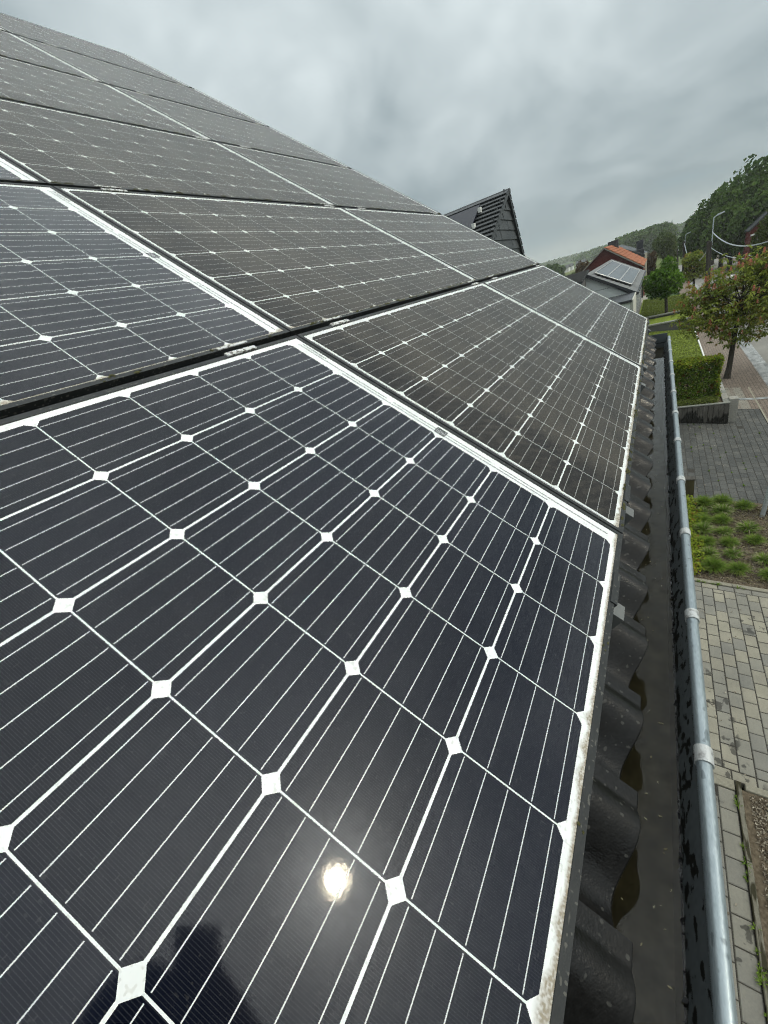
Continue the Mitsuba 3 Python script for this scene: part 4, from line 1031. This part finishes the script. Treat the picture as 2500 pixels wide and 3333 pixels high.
# small dense maple on the second lawn
b = ray_pt(-.0130, -.145, 39.2)
tree('maple_tree', 'small dense dark green round-crowned tree on the second lawn', b, 4.15, 1.25, 1.32, 1.52, 'leaf_maple', .20, 5200, 41, 16, .10, .7, .45, cc=[b[0], b[1] + .15, b[2] + 2.62])
# big wood on the right
for i, (yr_, rr_, h_, w_, lab) in enumerate([
        (-.058, 104, 9.6, 3.4, 'outermost left tall tree of the dark wood across the street'),
        (-.088, 98, 11.6, 4.6, 'tall broad dark tree second from the left in the wood across the street'),
        (-.124, 92, 13.6, 5.4, 'tallest broad dark tree of the wood, cut by the right picture edge'),
        (-.165, 86, 14.2, 5.4, 'dark tree of the wood outside the right picture edge'),
        (-.100, 88, 8.4, 3.6, 'lower dark tree in front of the wood behind the nearest lamp'),
        (-.076, 116, 10.5, 3.6, 'dark tree behind the left flank of the wood'),
        (-.133, 84, 8.6, 3.4, 'lower dark tree in front of the wood left of the brick house')]):
    if i == 3: continue                               # wholly outside the picture
    p = ray_pt(yr_, 0, rr_); p[2] = gz(p[0], p[1])
    tree('wood_tree', lab, p, h_, w_, w_, h_ * .42, 'leaf_wood', .66, 6500, 50 + i, 46, .3, .65, .3, 'tall dark trees across the street')
p = ray_pt(-.1490, -.1, 60); p[2] = gz(p[0], p[1])
tree('conifer', 'yellow-green bushy tree at the right picture edge before the brick house', p, 6.6, 1.3, 1.35, 3.0, 'leaf_light', .22, 4500, 71, 9, .14, .6, .2)
p = ray_pt(-.152, -.1, 45); p[2] = gz(p[0], p[1])
tree('shrub', 'reddish-green shrub behind the blossom tree at the right picture edge', p, 4.1, .9, .8, 1.7, 'leaf_brown', .20, 2500, 73, 8, .08, .6, .2)
p = ray_pt(-.006, -.06, 118); p[2] = gz(p[0], p[1])
tree('light_tree', 'pale yellow-green spreading tree down the street behind the maple', p, 8.0, 2.9, 2.5, 3.0, 'leaf_light', .34, 3600, 75, 10, .2, .6, .25)
p = ray_pt(-.018, -.06, 130); p[2] = gz(p[0], p[1])
tree('light_tree', 'pale green open tree right of the spreading tree down the street', p, 7.0, 2.2, 2.2, 2.8, 'leaf_light', .34, 2200, 77, 10, .2, .6, .25)
p = ray_pt(.0130, -.06, 98); p[2] = gz(p[0], p[1])
tree('copper_tree', 'low brown-leaved tree between the cream wall and the maple', p, 5.0, 1.6, 1.2, 2.1, 'leaf_brown', .26, 3800, 79, 10, .16, .6, .25)
p = ray_pt(-.052, -.08, 60); p[2] = gz(p[0], p[1])
tree('street_tree', 'small dark street tree left behind the blossom tree', p, 4.4, 1.5, 1.3, 1.7, 'leaf_chestnut', .24, 3000, 81, 10, .12, .6, .3)
# woods, hedgerows and single trees in the far landscape
def far_wood(name, label, spots, leaf, size, n, seed):
    lobs = []
    for (yr_, rr_, ztop_, w) in spots:
        p = ray_pt(yr_, 0, rr_); zg = float(terrain_z(np.array(p[0]), np.array(p[1]))); zt_ = CAM[2] + ztop_ * rr_; h = max(zt_ - zg, 3)
        lobs.append((p[0], p[1], zg + h * .55, w, w, h * .5))
    k = one(name, scatter_quads(crown_points(lobs, n, seed, .7), size, .75, .35, seed + 1, .1), leaf, label, 'wood', kind='stuff')
r = np.random.default_rng(90)
far_wood('far_wood', 'tall row of hazy trees on the slope above the orange roof', [(a, 330 + r.uniform(-20, 20), .0055 + .0035 * r.random() - .06 * max(0, a - .043), 7) for a in np.linspace(.060, -.006, 18)], 'leaf_wood', 1.5, 15000, 91)
far_wood('hill_wood', 'hazy woods along the far hill behind the wood row', [(a, 760 + r.uniform(-90, 90), -.003 + .005 * r.random() + .06 * min(0, a + .0) * -.02, 22) for a in np.linspace(.115, -.06, 34)], 'leaf_wood', 4.0, 12000, 93)
far_wood('ridge_wood', 'pale blue wooded ridge on the left horizon', [(a, 1250 + r.uniform(-150, 150), -.0035 + .0045 * r.random() + .03 * max(0, a - .1), 40) for a in np.linspace(.34, .075, 60)], 'leaf_wood', 6.0, 26000, 95)
for i, (yr_, rr_, zt_, w) in enumerate([(.186, 210, .0005, 3.6), (.176, 218, -.0015, 4.0), (.168, 212, -.004, 3.2)]):
    p = ray_pt(yr_, 0, rr_); zg = float(terrain_z(np.array(p[0]), np.array(p[1]))) - .2
    tree('field_tree', ['left', 'middle', 'right'][i] + ' tree of the dark clump left of the barn roof', [p[0], p[1], zg], CAM[2] + zt_ * rr_ - zg, w, w, 4.2, 'leaf_wood', .8, 2600, 200 + i, 10, .3, .7, .3, 'clump of trees in the fields')
far_wood('hedgerow', 'low green bushes at the field edge left of the brick house', [(a, 150 + r.uniform(-15, 25), -.036 + .010 * r.random(), 2.4) for a in np.linspace(.20, .10, 14)], 'leaf_light', .5, 5200, 97)
p = ray_pt(.120, 0, 95); tree('back_tree', 'dark reddish tree rising behind the left verge of the brick house', [p[0], p[1], -8], 8.0, 2.0, 1.6, 2.6, 'leaf_brown', .34, 2600, 210, 8, .2, .6, .25)
for i, (yr_, rr_, w_) in enumerate([(.160, 420, 9), (.150, 440, 7), (.128, 470, 8)]):
    p = ray_pt(yr_, 0, rr_); zg = float(terrain_z(np.array(p[0]), np.array(p[1])))
    k = thing('farmhouse', ['white farmhouse in the fields nearest the clump of trees', 'small white shed beside the farmhouse in the fields', 'pale farm building in the fields left of the brick house'][i], 'house')
    part(k, 'wall', bx(p[0], p[0] + 8, p[1] - w_ / 2, p[1] + w_ / 2, zg - 1, zg + 3.0), 'white_trim')
    part(k, 'roof', cat([quadmesh([[p[0] - .3, p[1] - w_ / 2, zg + 3], [p[0] - .3, p[1] + w_ / 2, zg + 3], [p[0] + 4, p[1] + w_ / 2, zg + 5.2], [p[0] + 4, p[1] - w_ / 2, zg + 5.2]], .2),
                         quadmesh([[p[0] + 8.3, p[1] - w_ / 2, zg + 3], [p[0] + 8.3, p[1] + w_ / 2, zg + 3], [p[0] + 4, p[1] + w_ / 2, zg + 5.2], [p[0] + 4, p[1] - w_ / 2, zg + 5.2]], -.2)]), 'slate')
p = ray_pt(-.0172, 0, 900)
one('radio_mast', tube([[p[0], p[1], -6], [p[0], p[1], CAM[2] + .0112 * 900]], [.9, .5], 4), 'galvanised', 'thin radio mast on the far hill', 'mast')

# ---------------------------------------------------------------- the photographer, mirrored in the nearest panel
def ball(p, r): return m3d.Manifold.sphere(r, 20).translate(list(map(float, p)))
def bone(a, ra, b, rb): return m3d.Manifold.batch_hull([ball(a, ra), ball(b, rb)])
def fuse(ms, edge=.03, it=12):
    m = ms[0]
    for q in ms[1:]: m = m + q
    mm = m.refine_to_length(edge).to_mesh(); t = trimesh.Trimesh(mm.vert_properties[:, :3], mm.tri_verts, process=False)
    trimesh.smoothing.filter_taubin(t, iterations=it); return t
NN = UVN[:, 2]
head = CAM - FWD * .17 + np.array([-.04, -.15, .185])
face = (CAM - head); face /= np.linalg.norm(face)
sidev = np.cross(face, [0, 0, 1]); sidev /= np.linalg.norm(sidev)
chest = head + np.array([-.10, -.10, -.36]); hip = chest + np.array([-.06, -.14, -.45])
shR, shL = chest + sidev * .17 + [0, 0, .12], chest - sidev * .17 + [0, 0, .12]
grip = CAM - FWD * .028 + DOWN * .085
handR = grip + sidev * .035
elR = (shR + handR) / 2 + np.array([-.02, -.05, -.20]); elL = shL + np.array([-.05, .06, -.28]); handL = elL + np.array([.16, .14, -.05])
footz = -3.9
PR = thing('person', 'photographer in dark clothes holding up a phone, mirrored in the nearest panel', 'person')
body = [bone(head + [0, 0, .0], .088, head + face * .03 - [0, 0, .07], .066), bone(head - [0, 0, .10], .055, chest + [0, 0, .15], .065), bone(chest + [0, 0, .06], .15, hip, .145), bone(shR, .068, shL, .068), bone(shR, .07, chest, .13), bone(shL, .07, chest, .13)]
body += [bone(shR, .062, elR, .048), bone(elR, .047, handR, .032), bone(shL, .062, elL, .048), bone(elL, .047, handL, .032)]
for s in (1, -1):
    h0 = hip + sidev * .09 * s; kn = h0 + np.array([.06, -.10, -.42]); ft = kn + np.array([-.02, -.14, -.40])
    body += [bone(h0, .09, kn, .06), bone(kn, .06, ft, .042), bone(ft, .042, ft + np.array([.16, .04, -.05]), .036)]
part(PR, 'body', fuse(body), 'cloth_dark', True)
part(PR, 'hair', fuse([bone(head + [0, 0, .03],   .104, head - face * .03, .100)]), 'hair', True)
hm_ = [bone(grip + sidev * .03, .02, grip + sidev * .03 + DOWN * .03 - FWD * .02, .022)]
for i in range(4):
    a = grip + sidev * .040 + DOWN * (-.03 + i * .021); b = a - FWD * .014 - sidev * .02; c = b - sidev * .03
    hm_ += [bone(a, .0085, b, .008), bone(b, .008, c, .007)]
hm_ += [bone(grip + sidev * .03 + DOWN * .02, .011, grip - sidev * .01 - FWD * .012, .009)]
part(PR, 'hand', fuse(hm_, .006, 6), 'skin', True)
PH = thing('phone', 'black phone held up by the photographer', 'phone')
bmat = np.eye(4); bmat[:3, 0] = np.cross(DOWN, FWD); bmat[:3, 1] = -DOWN; bmat[:3, 2] = FWD
pb_ = trimesh.creation.box([.074, .152, .008]); pb_.apply_translation([0.018, -.060, -.0120]); pb_.apply_transform(np.vstack([np.column_stack([bmat[:3, :3], CAM]), [0, 0, 0, 1]]))
part(PH, 'case', pb_, 'phone_black')
# ladder the photographer stands on
LD = thing('ladder', 'aluminium ladder leaning on the gutter below the photographer', 'ladder')
lt, lb_ = np.array([-1.32, -.185, -.05]), np.array([-1.32, -1.75, -5.6])
for s in (-.18, .18): part(LD, 'rail', tube([lb_ + [s, 0, 0], lt + [s, 0, 0]], .025, 8), 'aluminium')
for i in range(19): part(LD, 'rung', tube([lb_ + (lt - lb_) * (i + .5) / 19.5 + [-.18, 0, 0], lb_ + (lt - lb_) * (i + .5) / 19.5 + [.18, 0, 0]], .014, 6), 'aluminium')

# ---------------------------------------------------------------- air
labels['haze'] = {'kind': 'stuff', 'label': 'light summer haze'}
scene['haze'] = {'type': 'cube', 'bsdf': {'type': 'null'}, 'interior': {'type': 'ref', 'id': 'air'},
                 'to_world': T().translate([2070, 400, 22]).scale([2190, 2300, 48])}
